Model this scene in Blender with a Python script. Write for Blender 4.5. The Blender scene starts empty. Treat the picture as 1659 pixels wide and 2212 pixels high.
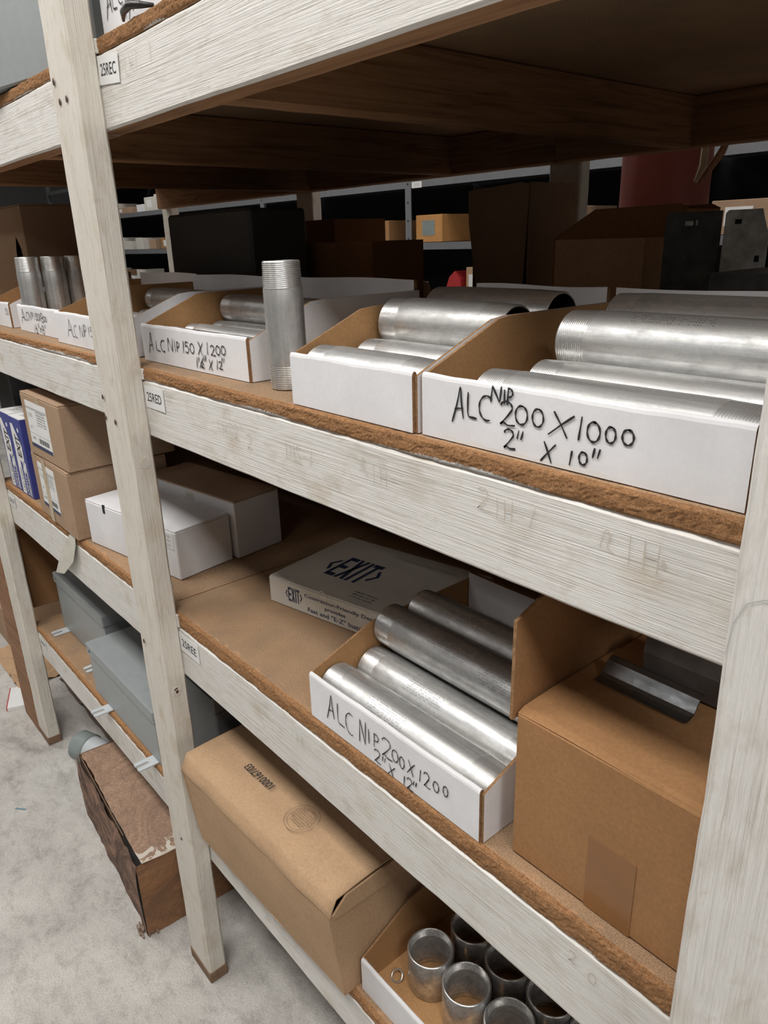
import bpy, math, random
from mathutils import Vector, Matrix, noise
random.seed(7)
SC = bpy.context.scene
COL = SC.collection

# ------------------------------------------------------------------ camera
cam_d = bpy.data.cameras.new('camera')
cam = bpy.data.objects.new('camera', cam_d); COL.objects.link(cam)
F_PX = 1591.18
cam_d.sensor_fit = 'HORIZONTAL'; cam_d.sensor_width = 36.0
cam_d.lens = F_PX / 1659.0 * 36.0
cam_d.clip_start = 0.02; cam_d.clip_end = 60
RX, RY, RZ = (0.64978185, 0.24590005, -0.71924733), (0.75957256, -0.24598369, 0.60211424), (-0.02886319, -0.93756343, -0.34661467)
M = Matrix(((RX[0], -RX[1], -RX[2], 0.0), (RY[0], -RY[1], -RY[2], -0.45), (RZ[0], -RZ[1], -RZ[2], 1.45044), (0, 0, 0, 1)))
cam.matrix_world = M
SC.camera = cam

# ------------------------------------------------------------------ world, exposure
w = bpy.data.worlds.new('world'); SC.world = w; w.use_nodes = True
w.node_tree.nodes['Background'].inputs[0].default_value = (0.9, 0.95, 1.0, 1)
w.node_tree.nodes['Background'].inputs[1].default_value = 0.01
SC.view_settings.view_transform = 'Standard'; SC.view_settings.look = 'None'
SC.view_settings.gamma = 1.0; SC.view_settings.use_curve_mapping = False
SC.view_settings.exposure = -0.07

# ------------------------------------------------------------------ lights (fluorescent battens on the ceiling)
def strip_light(name, x, y, z, lx, ly, power, color=(1.0, 0.975, 0.945)):
    l = bpy.data.lights.new(name, 'AREA'); l.shape = 'RECTANGLE'; l.size = lx; l.size_y = ly
    l.energy = power; l.color = color
    o = bpy.data.objects.new(name, l); COL.objects.link(o); o.location = (x, y, z)
    return o
LAMPS = [(-0.1, -0.95, 38), (-1.9, -0.95, 32), (-3.9, -0.95, 24), (1.9, -0.95, 44), (-5.9, -0.95, 20)]
for i, (x, y, p) in enumerate(LAMPS):
    strip_light('ceiling_lamp_light', x, y, 3.18, 1.2, 0.52, p)
for x in (-6.2, -3.8, -1.4):
    strip_light('rear_aisle_light', x, 1.75, 3.18, 1.2, 0.52, 15)
for x in (-4.6, -1.8, 1.0):
    strip_light('far_aisle_light', x, -2.9, 3.18, 1.2, 0.52, 9)

# ------------------------------------------------------------------ node helpers
def new_mat(name):
    m = bpy.data.materials.new(name); m.use_nodes = True
    nt = m.node_tree; nt.nodes.clear()
    out = nt.nodes.new('ShaderNodeOutputMaterial'); b = nt.nodes.new('ShaderNodeBsdfPrincipled')
    nt.links.new(b.outputs[0], out.inputs[0])
    return m, nt, b
def nd(nt, t, **kw):
    n = nt.nodes.new(t)
    for k, v in kw.items():
        if k.startswith('i_'):
            key = k[2:]
            key = int(key) if key.isdigit() else key.replace('_', ' ')
            n.inputs[key].default_value = v
        else: setattr(n, k, v)
    return n
def coords(nt, scale=(1, 1, 1), rnd=True, loc=(0, 0, 0)):
    tc = nd(nt, 'ShaderNodeTexCoord'); mp = nd(nt, 'ShaderNodeMapping'); mp.inputs['Scale'].default_value = scale
    mp.inputs['Location'].default_value = loc
    if rnd:
        oi = nd(nt, 'ShaderNodeObjectInfo'); ml = nd(nt, 'ShaderNodeMath', operation='MULTIPLY', i_1=37.0)
        nt.links.new(oi.outputs['Random'], ml.inputs[0])
        ad = nd(nt, 'ShaderNodeVectorMath', operation='ADD')
        nt.links.new(tc.outputs['Object'], ad.inputs[0]); nt.links.new(ml.outputs[0], ad.inputs[1])
        nt.links.new(ad.outputs[0], mp.inputs['Vector'])
    else: nt.links.new(tc.outputs['Object'], mp.inputs['Vector'])
    return mp.outputs[0]
def noise_n(nt, vec, scale, detail=4, rough=.55, dist=0):
    n = nd(nt, 'ShaderNodeTexNoise'); n.inputs['Scale'].default_value = scale; n.inputs['Detail'].default_value = detail
    n.inputs['Roughness'].default_value = rough; n.inputs['Distortion'].default_value = dist
    nt.links.new(vec, n.inputs['Vector']); return n.outputs['Fac']
def ramp(nt, fac, stops):
    r = nd(nt, 'ShaderNodeValToRGB'); e = r.color_ramp.elements
    while len(e) < len(stops): e.new(0.5)
    for k, (p, c) in enumerate(stops):
        e[k].position = p; e[k].color = (*c, 1) if len(c) == 3 else c
    nt.links.new(fac, r.inputs[0]); return r.outputs[0]
def mixc(nt, fac, a, b, mode='MIX'):
    m = nd(nt, 'ShaderNodeMix', data_type='RGBA', blend_type=mode)
    for s, v in ((0, fac), (6, a), (7, b)):
        if hasattr(v, 'links'): nt.links.new(v, m.inputs[s])
        elif s == 0: m.inputs[0].default_value = v
        else: m.inputs[s].default_value = (*v, 1)
    return m.outputs[2]
def bump(nt, b, h, strength=.3, dist=.001, prev=None):
    n = nd(nt, 'ShaderNodeBump'); n.inputs['Strength'].default_value = strength; n.inputs['Distance'].default_value = dist
    nt.links.new(h, n.inputs['Height'])
    if prev: nt.links.new(prev, n.inputs['Normal'])
    nt.links.new(n.outputs[0], b.inputs['Normal']); return n.outputs[0]
def setb(b, base=None, rough=None, metal=None, spec=None):
    if base is not None: b.inputs['Base Color'].default_value = (*base, 1)
    if rough is not None: b.inputs['Roughness'].default_value = rough
    if metal is not None: b.inputs['Metallic'].default_value = metal
    if spec is not None: b.inputs['Specular IOR Level'].default_value = spec
def plain(name, base, rough=.6, metal=0, var=.08, vs=30):
    m, nt, b = new_mat(name); setb(b, base, rough, metal)
    if var:
        f = noise_n(nt, coords(nt), vs, 3)
        c = ramp(nt, f, [(0.3, tuple(x * (1 - var) for x in base)), (0.7, tuple(min(1, x * (1 + var)) for x in base))])
        nt.links.new(c, b.inputs['Base Color'])
    return m

# ------------------------------------------------------------------ materials
def painted(name, base=(.775, .755, .72), dirt=(.44, .34, .23), grain=(.44, .385, .32), warm=0.0):
    m, nt, b = new_mat(name); setb(b, rough=.55, spec=.35)
    v1 = coords(nt, (2.6, 230, 230)); g = noise_n(nt, v1, 1.6, 6, .62, 1.0)
    v2 = coords(nt, (10, 620, 620)); g2 = noise_n(nt, v2, 1.2, 3, .6, .4)
    v3 = coords(nt, (14, 26, 26)); st = noise_n(nt, v3, 1.5, 4, .6, .6)
    v4 = coords(nt, (30, 60, 60)); st2 = noise_n(nt, v4, 1.8, 5, .7, .4)
    lines = ramp(nt, g, [(.36, (1, 1, 1)), (.47, (0, 0, 0))])
    l2 = ramp(nt, g2, [(.34, (1, 1, 1)), (.44, (0, 0, 0))])
    big = ramp(nt, st, [(.52, (0, 0, 0)), (.74, (1, 1, 1))])
    sm = ramp(nt, st2, [(.62, (0, 0, 0)), (.78, (1, 1, 1))])
    c = mixc(nt, lines, base, grain)
    mul = nd(nt, 'ShaderNodeMath', operation='MULTIPLY', i_1=.30); nt.links.new(l2, mul.inputs[0])
    pm = ramp(nt, noise_n(nt, coords(nt, (4, 9, 9)), 1.7, 3, .5), [(.38, (.12, .12, .12)), (.64, (.62, .62, .62))])
    c0 = mixc(nt, pm, base, c)
    c = mixc(nt, mul.outputs[0], c0, grain)
    mb_ = nd(nt, 'ShaderNodeMath', operation='MULTIPLY', i_1=.30); nt.links.new(big, mb_.inputs[0]); mb_.inputs[1].default_value = .38
    c = mixc(nt, mb_.outputs[0], c, dirt)
    ms = nd(nt, 'ShaderNodeMath', operation='MULTIPLY', i_1=.30); nt.links.new(sm, ms.inputs[0]); ms.inputs[1].default_value = .42
    c = mixc(nt, ms.outputs[0], c, dirt)
    vs_ = nd(nt, 'ShaderNodeTexVoronoi'); vs_.inputs['Scale'].default_value = 1.0; nt.links.new(coords(nt, (9, 13, 13)), vs_.inputs['Vector'])
    spm = ramp(nt, vs_.outputs['Distance'], [(.0, (.55, .55, .55)), (.16, (.25, .25, .25)), (.24, (0, 0, 0))]); c = mixc(nt, spm, c, (.56, .47, .35))
    # raw wood showing through in rare long chips
    v5 = coords(nt, (4, 50, 50)); ch = noise_n(nt, v5, 2.2, 5, .75, .3)
    chm = ramp(nt, ch, [(.715, (0, 0, 0)), (.735, (1, 1, 1))])
    mc = nd(nt, 'ShaderNodeMath', operation='MULTIPLY', i_1=.55); nt.links.new(chm, mc.inputs[0])
    c = mixc(nt, mc.outputs[0], c, (.42, .27, .15))
    nt.links.new(c, b.inputs['Base Color'])
    p = bump(nt, b, g, .8, .0012); p = bump(nt, b, g2, .8, .0008, p); bump(nt, b, st2, .35, .0012, p)
    return m
M_PAINT = painted('painted_wood')
M_PAINT2 = painted('painted_wood_cream', (.75, .71, .635), (.44, .34, .22), (.46, .40, .31))
def raw_wood(name, c1, c2, c3):
    m, nt, b = new_mat(name); setb(b, rough=.7, spec=.2)
    g = noise_n(nt, coords(nt, (1.6, 34, 34)), 2.0, 5, .6, 1.6)
    c = ramp(nt, g, [(.3, c1), (.5, c2), (.7, c3)])
    nt.links.new(c, b.inputs['Base Color']); bump(nt, b, g, .3, .001); return m
M_RAW = raw_wood('raw_pine', (.17, .085, .04), (.30, .16, .08), (.37, .21, .11))
M_STUD = raw_wood('stained_stud', (.20, .10, .055), (.29, .155, .085), (.36, .20, .12))
M_BARE = raw_wood('bare_wood_foot', (.16, .10, .065), (.22, .14, .09), (.27, .175, .115))
def particle_edge():
    m, nt, b = new_mat('particle_board_edge'); setb(b, rough=.9, spec=.1)
    v = coords(nt, (1, 1, 1.6)); f = noise_n(nt, v, 760, 5, .8); f2 = noise_n(nt, v, 210, 4, .7)
    c = ramp(nt, f, [(.33, (.10, .035, .012)), (.45, (.46, .235, .105)), (.58, (.62, .34, .17)), (.74, (.80, .52, .31))])
    c2 = ramp(nt, f2, [(.3, (.62, .62, .62)), (.65, (1.05, 1.05, 1.05))])
    c = mixc(nt, 1.0, c, c2, 'MULTIPLY')
    # white paint left along the lower lip
    tc = nd(nt, 'ShaderNodeTexCoord'); sp = nd(nt, 'ShaderNodeSeparateXYZ'); nt.links.new(tc.outputs['Object'], sp.inputs[0])
    w1 = noise_n(nt, coords(nt, (1, 1, 1)), 5, 2, .5); w2 = noise_n(nt, coords(nt, (1, 1, 1)), 380, 3, .7)
    a = nd(nt, 'ShaderNodeMath', operation='MULTIPLY_ADD', i_1=-.030, i_2=.0225); nt.links.new(w1, a.inputs[0])     # height allowed
    aa = nd(nt, 'ShaderNodeMath', operation='MULTIPLY_ADD', i_1=.008, i_2=-.012); nt.links.new(w2, aa.inputs[0])
    s = nd(nt, 'ShaderNodeMath', operation='ADD'); nt.links.new(a.outputs[0], s.inputs[0]); nt.links.new(aa.outputs[0], s.inputs[1])
    lt = nd(nt, 'ShaderNodeMath', operation='LESS_THAN'); nt.links.new(sp.outputs[2], lt.inputs[0]); nt.links.new(s.outputs[0], lt.inputs[1])
    c = mixc(nt, lt.outputs[0], c, (.80, .77, .74))
    nt.links.new(c, b.inputs['Base Color'])
    p = bump(nt, b, f2, .8, .003); bump(nt, b, f, 1.0, .0014, p); return m
M_PEDGE = particle_edge()
def board_top():
    m, nt, b = new_mat('particle_board_top'); setb(b, rough=.75, spec=.25)
    v = coords(nt); f = noise_n(nt, v, 700, 3, .7); f2 = noise_n(nt, v, 9, 4, .6)
    c = ramp(nt, f, [(.32, (.20, .12, .065)), (.5, (.345, .225, .135)), (.72, (.49, .34, .215))])
    c2 = ramp(nt, f2, [(.35, (.80, .82, .85)), (.65, (1.05, 1.0, .94))])
    c = mixc(nt, 1.0, c, c2, 'MULTIPLY'); nt.links.new(c, b.inputs['Base Color'])
    # flaked orange chips near the front edge
    tc = nd(nt, 'ShaderNodeTexCoord'); sp = nd(nt, 'ShaderNodeSeparateXYZ'); nt.links.new(tc.outputs['Object'], sp.inputs[0])
    fl = noise_n(nt, coords(nt, (1, 2.2, 1)), 60, 5, .75)
    t = nd(nt, 'ShaderNodeMath', operation='MULTIPLY_ADD', i_1=.11, i_2=-.052); nt.links.new(fl, t.inputs[0])
    lt = nd(nt, 'ShaderNodeMath', operation='LESS_THAN'); nt.links.new(sp.outputs[1], lt.inputs[0]); nt.links.new(t.outputs[0], lt.inputs[1])
    hf = nd(nt, 'ShaderNodeMath', operation='MULTIPLY', i_1=.5); nt.links.new(lt.outputs[0], hf.inputs[0]); c = mixc(nt, hf.outputs[0], c, (.50, .28, .15)); nt.links.new(c, b.inputs['Base Color'])
    bump(nt, b, f, .3, .0006); return m
M_PTOP = board_top()
def cardboard(name, base, wav=(1, 0), amt=.09, dirt=0.0, rough=.8):
    m, nt, b = new_mat(name); setb(b, rough=rough, spec=.2)
    v = coords(nt); f = noise_n(nt, v, 260, 4, .7); f2 = noise_n(nt, v, 14, 4, .6)
    fs = noise_n(nt, coords(nt, (60, 60, 3)), 9, 2, .5)
    c = ramp(nt, f, [(.3, tuple(x * (1 - amt * 1.6) for x in base)), (.7, tuple(min(1, x * (1 + amt)) for x in base))])
    c2 = ramp(nt, f2, [(.3, (.93, .93, .93)), (.7, (1.04, 1.04, 1.04))])
    c = mixc(nt, 1.0, c, c2, 'MULTIPLY')
    if dirt:
        d = ramp(nt, noise_n(nt, coords(nt, (1, 1, 1.6)), 8, 7, .75, 2.2), [(.40, (0, 0, 0)), (.58, (1, 1, 1))])
        mm = nd(nt, 'ShaderNodeMath', operation='MULTIPLY', i_1=dirt); nt.links.new(d, mm.inputs[0])
        c = mixc(nt, mm.outputs[0], c, (.09, .06, .05))
    nt.links.new(c, b.inputs['Base Color']); p = bump(nt, b, f2, .25, .003); bump(nt, b, fs, .12, .0006, p); return m
M_KRAFT = cardboard('kraft_cardboard', (.365, .193, .086))
M_KRAFT_L = cardboard('kraft_cardboard_light', (.50, .33, .197))
M_KRAFT_D = cardboard('kraft_cardboard_dull', (.41, .28, .185))
M_KIN = cardboard('kraft_inner', (.42, .235, .105))
M_KEDGE = cardboard('kraft_cut_edge', (.30, .17, .085), amt=.25)
M_WHITE = cardboard('white_cardboard', (.79, .785, .80), amt=.02)
M_OLD = cardboard('dirty_kraft', (.33, .20, .14), amt=.2, dirt=.9)
M_OLDTOP = cardboard('dusty_kraft', (.42, .275, .19), amt=.25, dirt=.38)
nt = M_OLDTOP.node_tree; b = [n for n in nt.nodes if n.type == 'BSDF_PRINCIPLED'][0]; old = b.inputs['Base Color'].links[0].from_socket
tc = nd(nt, 'ShaderNodeTexCoord'); sp = nd(nt, 'ShaderNodeSeparateXYZ'); nt.links.new(tc.outputs['Object'], sp.inputs[0])
nz = noise_n(nt, coords(nt, rnd=False), 26, 6, .7, .8); ma = nd(nt, 'ShaderNodeMath', operation='MULTIPLY_ADD', i_1=-.24, i_2=.570); nt.links.new(nz, ma.inputs[0])
gt = nd(nt, 'ShaderNodeMath', operation='GREATER_THAN'); nt.links.new(sp.outputs[0], gt.inputs[0]); nt.links.new(ma.outputs[0], gt.inputs[1])
nt.links.new(mixc(nt, gt.outputs[0], old, (.58, .53, .46)), b.inputs['Base Color'])
M_OFFW = cardboard('off_white_cardboard', (.66, .63, .57), amt=.03)
def metal(name, base, rough, fine=.25, metalness=1.0, aniso=(30, 400, 400)):
    m, nt, b = new_mat(name); setb(b, base, rough, metalness)
    f = noise_n(nt, coords(nt, aniso), 1.0, 4, .6); f2 = noise_n(nt, coords(nt, (1, 1.8, 1.8)), 34, 6, .72)
    c = ramp(nt, f2, [(.34, tuple(x * .70 for x in base)), (.60, base)]); stk = ramp(nt, noise_n(nt, coords(nt, (5, 150, 150)), 1.0, 4, .6), [(.36, (.78, .78, .79)), (.6, (1.03, 1.02, 1.0))])
    c = mixc(nt, 1.0, c, stk, 'MULTIPLY'); nt.links.new(c, b.inputs['Base Color'])
    r = ramp(nt, f2, [(.3, (rough + .14,) * 3), (.7, (rough - .05,) * 3)]); nt.links.new(r, b.inputs['Roughness'])
    p = bump(nt, b, f, fine, .0003); f3 = noise_n(nt, coords(nt), 170, 3, .6); bump(nt, b, f3, .12, .0006, p); return m
M_ALU = metal('aluminium_pipe', (.77, .775, .77), .40, metalness=.84)
M_THREAD = metal('cut_thread', (.86, .86, .85), .30, .1, .82, aniso=(20, 60, 60))
M_STEEL = metal('coupling_steel', (.84, .84, .83), .27, .2, .86, aniso=(300, 300, 20))
M_INNER = metal('pipe_inside', (.25, .25, .25), .5)
M_GALV = plain('galvanised', (.62, .66, .66), .5, .1, .3, 70)
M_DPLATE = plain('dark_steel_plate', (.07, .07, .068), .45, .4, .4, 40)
M_CLIP = metal('zinc_clip', (.36, .38, .40), .34, .1)
M_GREY = plain('grey_enamel', (.30, .325, .33), .38, 0, .04, 60)
M_GREYTAB = plain('grey_tab', (.52, .55, .57), .4, 0, .04, 60)
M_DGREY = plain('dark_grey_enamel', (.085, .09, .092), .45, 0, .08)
M_RACK = plain('rack_grey_metal', (.20, .207, .22), .45, .2, .05)
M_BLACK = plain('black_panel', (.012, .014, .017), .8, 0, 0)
M_INK = plain('marker_ink', (.02, .02, .022), .6, 0, 0)
M_PRINT = plain('black_print', (.03, .03, .035), .6, 0, 0)
M_PENCIL = plain('old_pencil', (.56, .50, .43), .7, 0, 0)
M_BLUEP = plain('blue_print', (.03, .045, .11), .5, 0, 0)
M_STAMP = plain('brown_stamp', (.14, .095, .06), .7, 0, 0)
M_PAPER = plain('label_paper', (.80, .80, .79), .55, 0, .03)
M_LBLGREY = plain('label_grey', (.45, .46, .46), .6, 0, .1)
M_BLUEBOX = plain('blue_carton', (.045, .055, .26), .45, 0, .08)
M_RED = plain('red_paint', (.30, .075, .06), .45, 0, .1, 14)
M_REDITEM = plain('bright_red', (.45, .03, .03), .5)
M_TAPE = plain('packing_tape', (.27, .125, .045), .25, 0, .05)
M_TAPEL = plain('glossy_tape', (.50, .39, .25), .2, 0, .1)
M_PLASTIC = plain('cloudy_plastic', (.60, .58, .50), .3, 0, .1)
M_NAIL = plain('rusty_nail', (.09, .045, .035), .7, 0, .1)
M_PVC = plain('green_grey_plastic', (.23, .27, .26), .5, 0, .1)
M_RUBBER = plain('black_rubber', (.02, .018, .017), .35, 0, 0)
M_DEBRIS = plain('debris', (.28, .20, .15), .95, 0, .3)
M_TEAL = plain('teal_scrap', (.15, .27, .32), .6, 0, 0)
M_CREAMSTICK = plain('cream_stick', (.55, .47, .33), .7, 0, .1)
def concrete():
    m, nt, b = new_mat('concrete_floor'); setb(b, rough=.62, spec=.35)
    v = coords(nt, rnd=False); a = noise_n(nt, v, 3.6, 12, .74, .25); f = noise_n(nt, v, 300, 5, .8); sc = noise_n(nt, coords(nt, (1.0, 1.6, 1), False), 16, 8, .78, .2)
    c = ramp(nt, a, [(.28, (.27, .25, .235)), (.42, (.51, .49, .46)), (.60, (.62, .60, .565)), (.8, (.70, .68, .64))])
    c2 = ramp(nt, f, [(.34, (.66, .66, .66)), (.6, (1.05, 1.05, 1.05))]); c = mixc(nt, 1.0, c, c2, 'MULTIPLY')
    c3 = ramp(nt, sc, [(.34, (.74, .73, .72)), (.52, (1.05, 1.05, 1.05))]); c = mixc(nt, 1.0, c, c3, 'MULTIPLY')
    nt.links.new(c, b.inputs['Base Color']); p = bump(nt, b, a, .4, .01); bump(nt, b, f, .5, .0012, p); return m
M_FLOOR = concrete()
M_WALL = plain('wall_paint', (.16, .16, .16), .8, 0, .04, 3)
M_CEIL = plain('ceiling_paint', (.20, .20, .20), .9, 0, .04, 3)
m, nt, b = new_mat('lamp_tube'); b.inputs['Emission Color'].default_value = (1, .97, .92, 1); b.inputs['Emission Strength'].default_value = 8; M_TUBE = m

# ------------------------------------------------------------------ mesh helpers
class MB:
    def __init__(s): s.v = []; s.f = []; s.m = []; s.sm = []
    def add(s, vs, fs, mi=0, smooth=False):
        o = len(s.v); s.v += [tuple(p) for p in vs]
        for k, f in enumerate(fs):
            s.f.append(tuple(i + o for i in f)); s.m.append(mi[k] if isinstance(mi, (list, tuple)) else mi); s.sm.append(smooth)
        return s
    def box(s, a, b, mi=0, r=0.0):
        x0, y0, z0 = a; x1, y1, z1 = b
        if r <= 0:
            vs = [(x0, y0, z0), (x1, y0, z0), (x1, y1, z0), (x0, y1, z0), (x0, y0, z1), (x1, y0, z1), (x1, y1, z1), (x0, y1, z1)]
            # faces: bottom, top, front(-y), right(+x), back(+y), left(-x)
            return s.add(vs, [(0, 3, 2, 1), (4, 5, 6, 7), (0, 1, 5, 4), (1, 2, 6, 5), (2, 3, 7, 6), (3, 0, 4, 7)], mi)
        # chamfered box
        import itertools
        vs = []; idx = {}
        for cx, cy, cz in itertools.product((0, 1), repeat=3):
            X = (x0, x1)[cx]; Y = (y0, y1)[cy]; Z = (z0, z1)[cz]
            dx = r if cx == 0 else -r; dy = r if cy == 0 else -r; dz = r if cz == 0 else -r
            for ax in range(3):
                p = [X + dx, Y + dy, Z + dz]; p[ax] = (X, Y, Z)[ax]
                idx[(cx, cy, cz, ax)] = len(vs); vs.append(tuple(p))
        fs = []; mis = []
        def I(c, ax): return idx[(c[0], c[1], c[2], ax)]
        order = {0: (1, 2), 1: (0, 2), 2: (0, 1)}
        facemat = {(2, 0): 0, (2, 1): 1, (1, 0): 2, (0, 1): 3, (1, 1): 4, (0, 0): 5}
        for ax in range(3):
            u, v = order[ax]
            for sgn in (0, 1):
                q = []
                for a_, b_ in ((0, 0), (1, 0), (1, 1), (0, 1)):
                    c = [0, 0, 0]; c[ax] = sgn; c[u] = a_; c[v] = b_; q.append(I(c, ax))
                fs.append(tuple(q)); mis.append(mi[facemat[(ax, sgn)]] if isinstance(mi, (list, tuple)) else mi)
        for ax in range(3):
            u, v = order[ax]
            for a_ in (0, 1):
                for b_ in (0, 1):
                    c0 = [0, 0, 0]; c1 = [0, 0, 0]; c0[u] = c1[u] = a_; c0[v] = c1[v] = b_; c1[ax] = 1
                    fs.append((I(c0, u), I(c1, u), I(c1, v), I(c0, v))); mis.append(mi[facemat[(u, a_)]] if isinstance(mi, (list, tuple)) else mi)
        for c in itertools.product((0, 1), repeat=3):
            fs.append((I(c, 0), I(c, 1), I(c, 2))); mis.append(mi[0] if isinstance(mi, (list, tuple)) else mi)
        return s.add(vs, fs, mis)
    def prism(s, poly, axis, a, b, mi=(0, 0, 0)):
        """poly in the two other axes, extruded along axis from a to b. mi = (cap a, cap b, rim)"""
        n = len(poly); vs = []
        for t in (a, b):
            for p, q in poly:
                vs.append({0: (t, p, q), 1: (p, t, q), 2: (p, q, t)}[axis])
        fs = [tuple(range(n)), tuple(range(n, 2 * n))] + [(i, (i + 1) % n, n + (i + 1) % n, n + i) for i in range(n)]
        return s.add(vs, fs, [mi[0], mi[1]] + [mi[2]] * n)
    def lathe(s, prof, axis=2, n=48, mi=0, c=(0, 0, 0), smooth=True):
        """prof: list of (radius, height[, mat])"""
        vs = []; fs = []; ms = []
        for pr in prof:
            for k in range(n):
                a = 2 * math.pi * k / n; u = pr[0] * math.cos(a); v = pr[0] * math.sin(a); h = pr[1]
                vs.append({0: (h + c[0], u + c[1], v + c[2]), 1: (u + c[0], h + c[1], v + c[2]), 2: (u + c[0], v + c[1], h + c[2])}[axis])
        for i in range(len(prof) - 1):
            mm = prof[i + 1][2] if len(prof[i + 1]) > 2 else mi
            for k in range(n):
                fs.append((i * n + k, i * n + (k + 1) % n, (i + 1) * n + (k + 1) % n, (i + 1) * n + k)); ms.append(mm)
        return s.add(vs, fs, ms, smooth)
    def tube(s, pts, r, n=8, mi=0, cap=True):
        pts = [Vector(p) for p in pts]; rings = []
        for i, p in enumerate(pts):
            t = (pts[min(i + 1, len(pts) - 1)] - pts[max(i - 1, 0)]).normalized()
            up = Vector((0, 0, 1)) if abs(t.z) < .9 else Vector((1, 0, 0))
            a = t.cross(up).normalized(); b = t.cross(a)
            rr = r[i] if isinstance(r, (list, tuple)) else r
            rings.append([p + (a * math.cos(2 * math.pi * k / n) + b * math.sin(2 * math.pi * k / n)) * rr for k in range(n)])
        vs = [q for ring in rings for q in ring]; fs = []
        for i in range(len(pts) - 1):
            for k in range(n): fs.append((i * n + k, i * n + (k + 1) % n, (i + 1) * n + (k + 1) % n, (i + 1) * n + k))
        if cap: fs.append(tuple(range(n))); fs.append(tuple(range((len(pts) - 1) * n, len(pts) * n)))
        return s.add(vs, fs, mi, True)
    def ribbon(s, pts, w, mp, mi=0):
        """flat pen stroke; pts 2D, mp maps (u,v)->3D"""
        n = len(pts)
        L = []; R = []
        for i in range(n):
            p0 = pts[max(i - 1, 0)]; p1 = pts[min(i + 1, n - 1)]
            dx, dy = p1[0] - p0[0], p1[1] - p0[1]; l = math.hypot(dx, dy) or 1e-9; nx, ny = -dy / l, dx / l
            ww = w * (.42 + .11 * math.sin(i * .6 + pts[0][0] * 300)) * (.75 if i in (0, n - 1) else 1)
            ex = 0
            if i == 0: ex = -.35 * w
            if i == n - 1: ex = .35 * w
            bx, by = pts[i][0] + dx / l * ex, pts[i][1] + dy / l * ex
            L.append(mp(bx + nx * ww, by + ny * ww)); R.append(mp(bx - nx * ww, by - ny * ww))
        return s.add(L + R, [(i, i + 1, n + i + 1, n + i) for i in range(n - 1)], mi)
    def build(s, name, mats, parent=None, loc=(0, 0, 0), rot=(0, 0, 0), fix=True, **props):
        me = bpy.data.meshes.new(name); me.from_pydata(s.v, [], s.f)
        for mt in (mats if isinstance(mats, (list, tuple)) else [mats]): me.materials.append(mt)
        me.polygons.foreach_set('material_index', s.m); me.polygons.foreach_set('use_smooth', s.sm)
        if fix:
            import bmesh
            bm = bmesh.new(); bm.from_mesh(me); bmesh.ops.recalc_face_normals(bm, faces=bm.faces); bm.to_mesh(me); bm.free()
        me.update()
        o = bpy.data.objects.new(name, me); COL.objects.link(o)
        o.location = loc; o.rotation_euler = rot
        if parent: o.parent = parent
        for k, v in props.items(): o[k] = v
        return o
def thing(name, label, cat, loc=(0, 0, 0), rot=(0, 0, 0), group=None):
    o = bpy.data.objects.new(name, None); COL.objects.link(o); o.location = loc; o.rotation_euler = rot
    o.empty_display_size = .05
    o['label'] = label; o['category'] = cat
    if group: o['group'] = group
    return o
def tag(o, label, cat, group=None):
    o['label'] = label; o['category'] = cat
    if group: o['group'] = group
    return o
def copy_tree(o, parent=None):
    c = o.copy(); COL.objects.link(c)
    if parent: c.parent = parent
    for ch in [x for x in o.children]: copy_tree(ch, c)
    return c
# printed lettering from the built-in font, returned as flat verts / faces
_tc = {}
def text_geo(txt, bold=0.0, shear=0.0):
    key = (txt, bold, shear)
    if key in _tc: return _tc[key]
    cu = bpy.data.curves.new('t', 'FONT'); cu.body = txt; cu.size = 1.0; cu.offset = bold; cu.shear = shear
    cu.resolution_u = 3; cu.fill_mode = 'FRONT'
    ob = bpy.data.objects.new('t', cu); COL.objects.link(ob)
    dg = bpy.context.evaluated_depsgraph_get(); me = bpy.data.meshes.new_from_object(ob.evaluated_get(dg))
    vs = [tuple(v.co) for v in me.vertices]; fs = [tuple(p.vertices) for p in me.polygons]
    bpy.data.objects.remove(ob); bpy.data.curves.remove(cu); bpy.data.meshes.remove(me)
    xs = [v[0] for v in vs]; ys = [v[1] for v in vs]
    x0, x1, y0, y1 = min(xs), max(xs), min(ys), max(ys)
    vs = [((v[0] - x0) / (x1 - x0), (v[1] - y0) / (y1 - y0)) for v in vs]
    _tc[key] = (vs, fs, (x1 - x0) / (y1 - y0)); return _tc[key]
def put_text(mb, txt, mp, u0, v0, h, width=None, mi=0, bold=0.0, shear=0.0):
    vs, fs, asp = text_geo(txt, bold, shear); wd = width if width else asp * h
    mb.add([mp(u0 + x * wd, v0 + y * h) for x, y in vs], fs, mi); return wd
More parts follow.
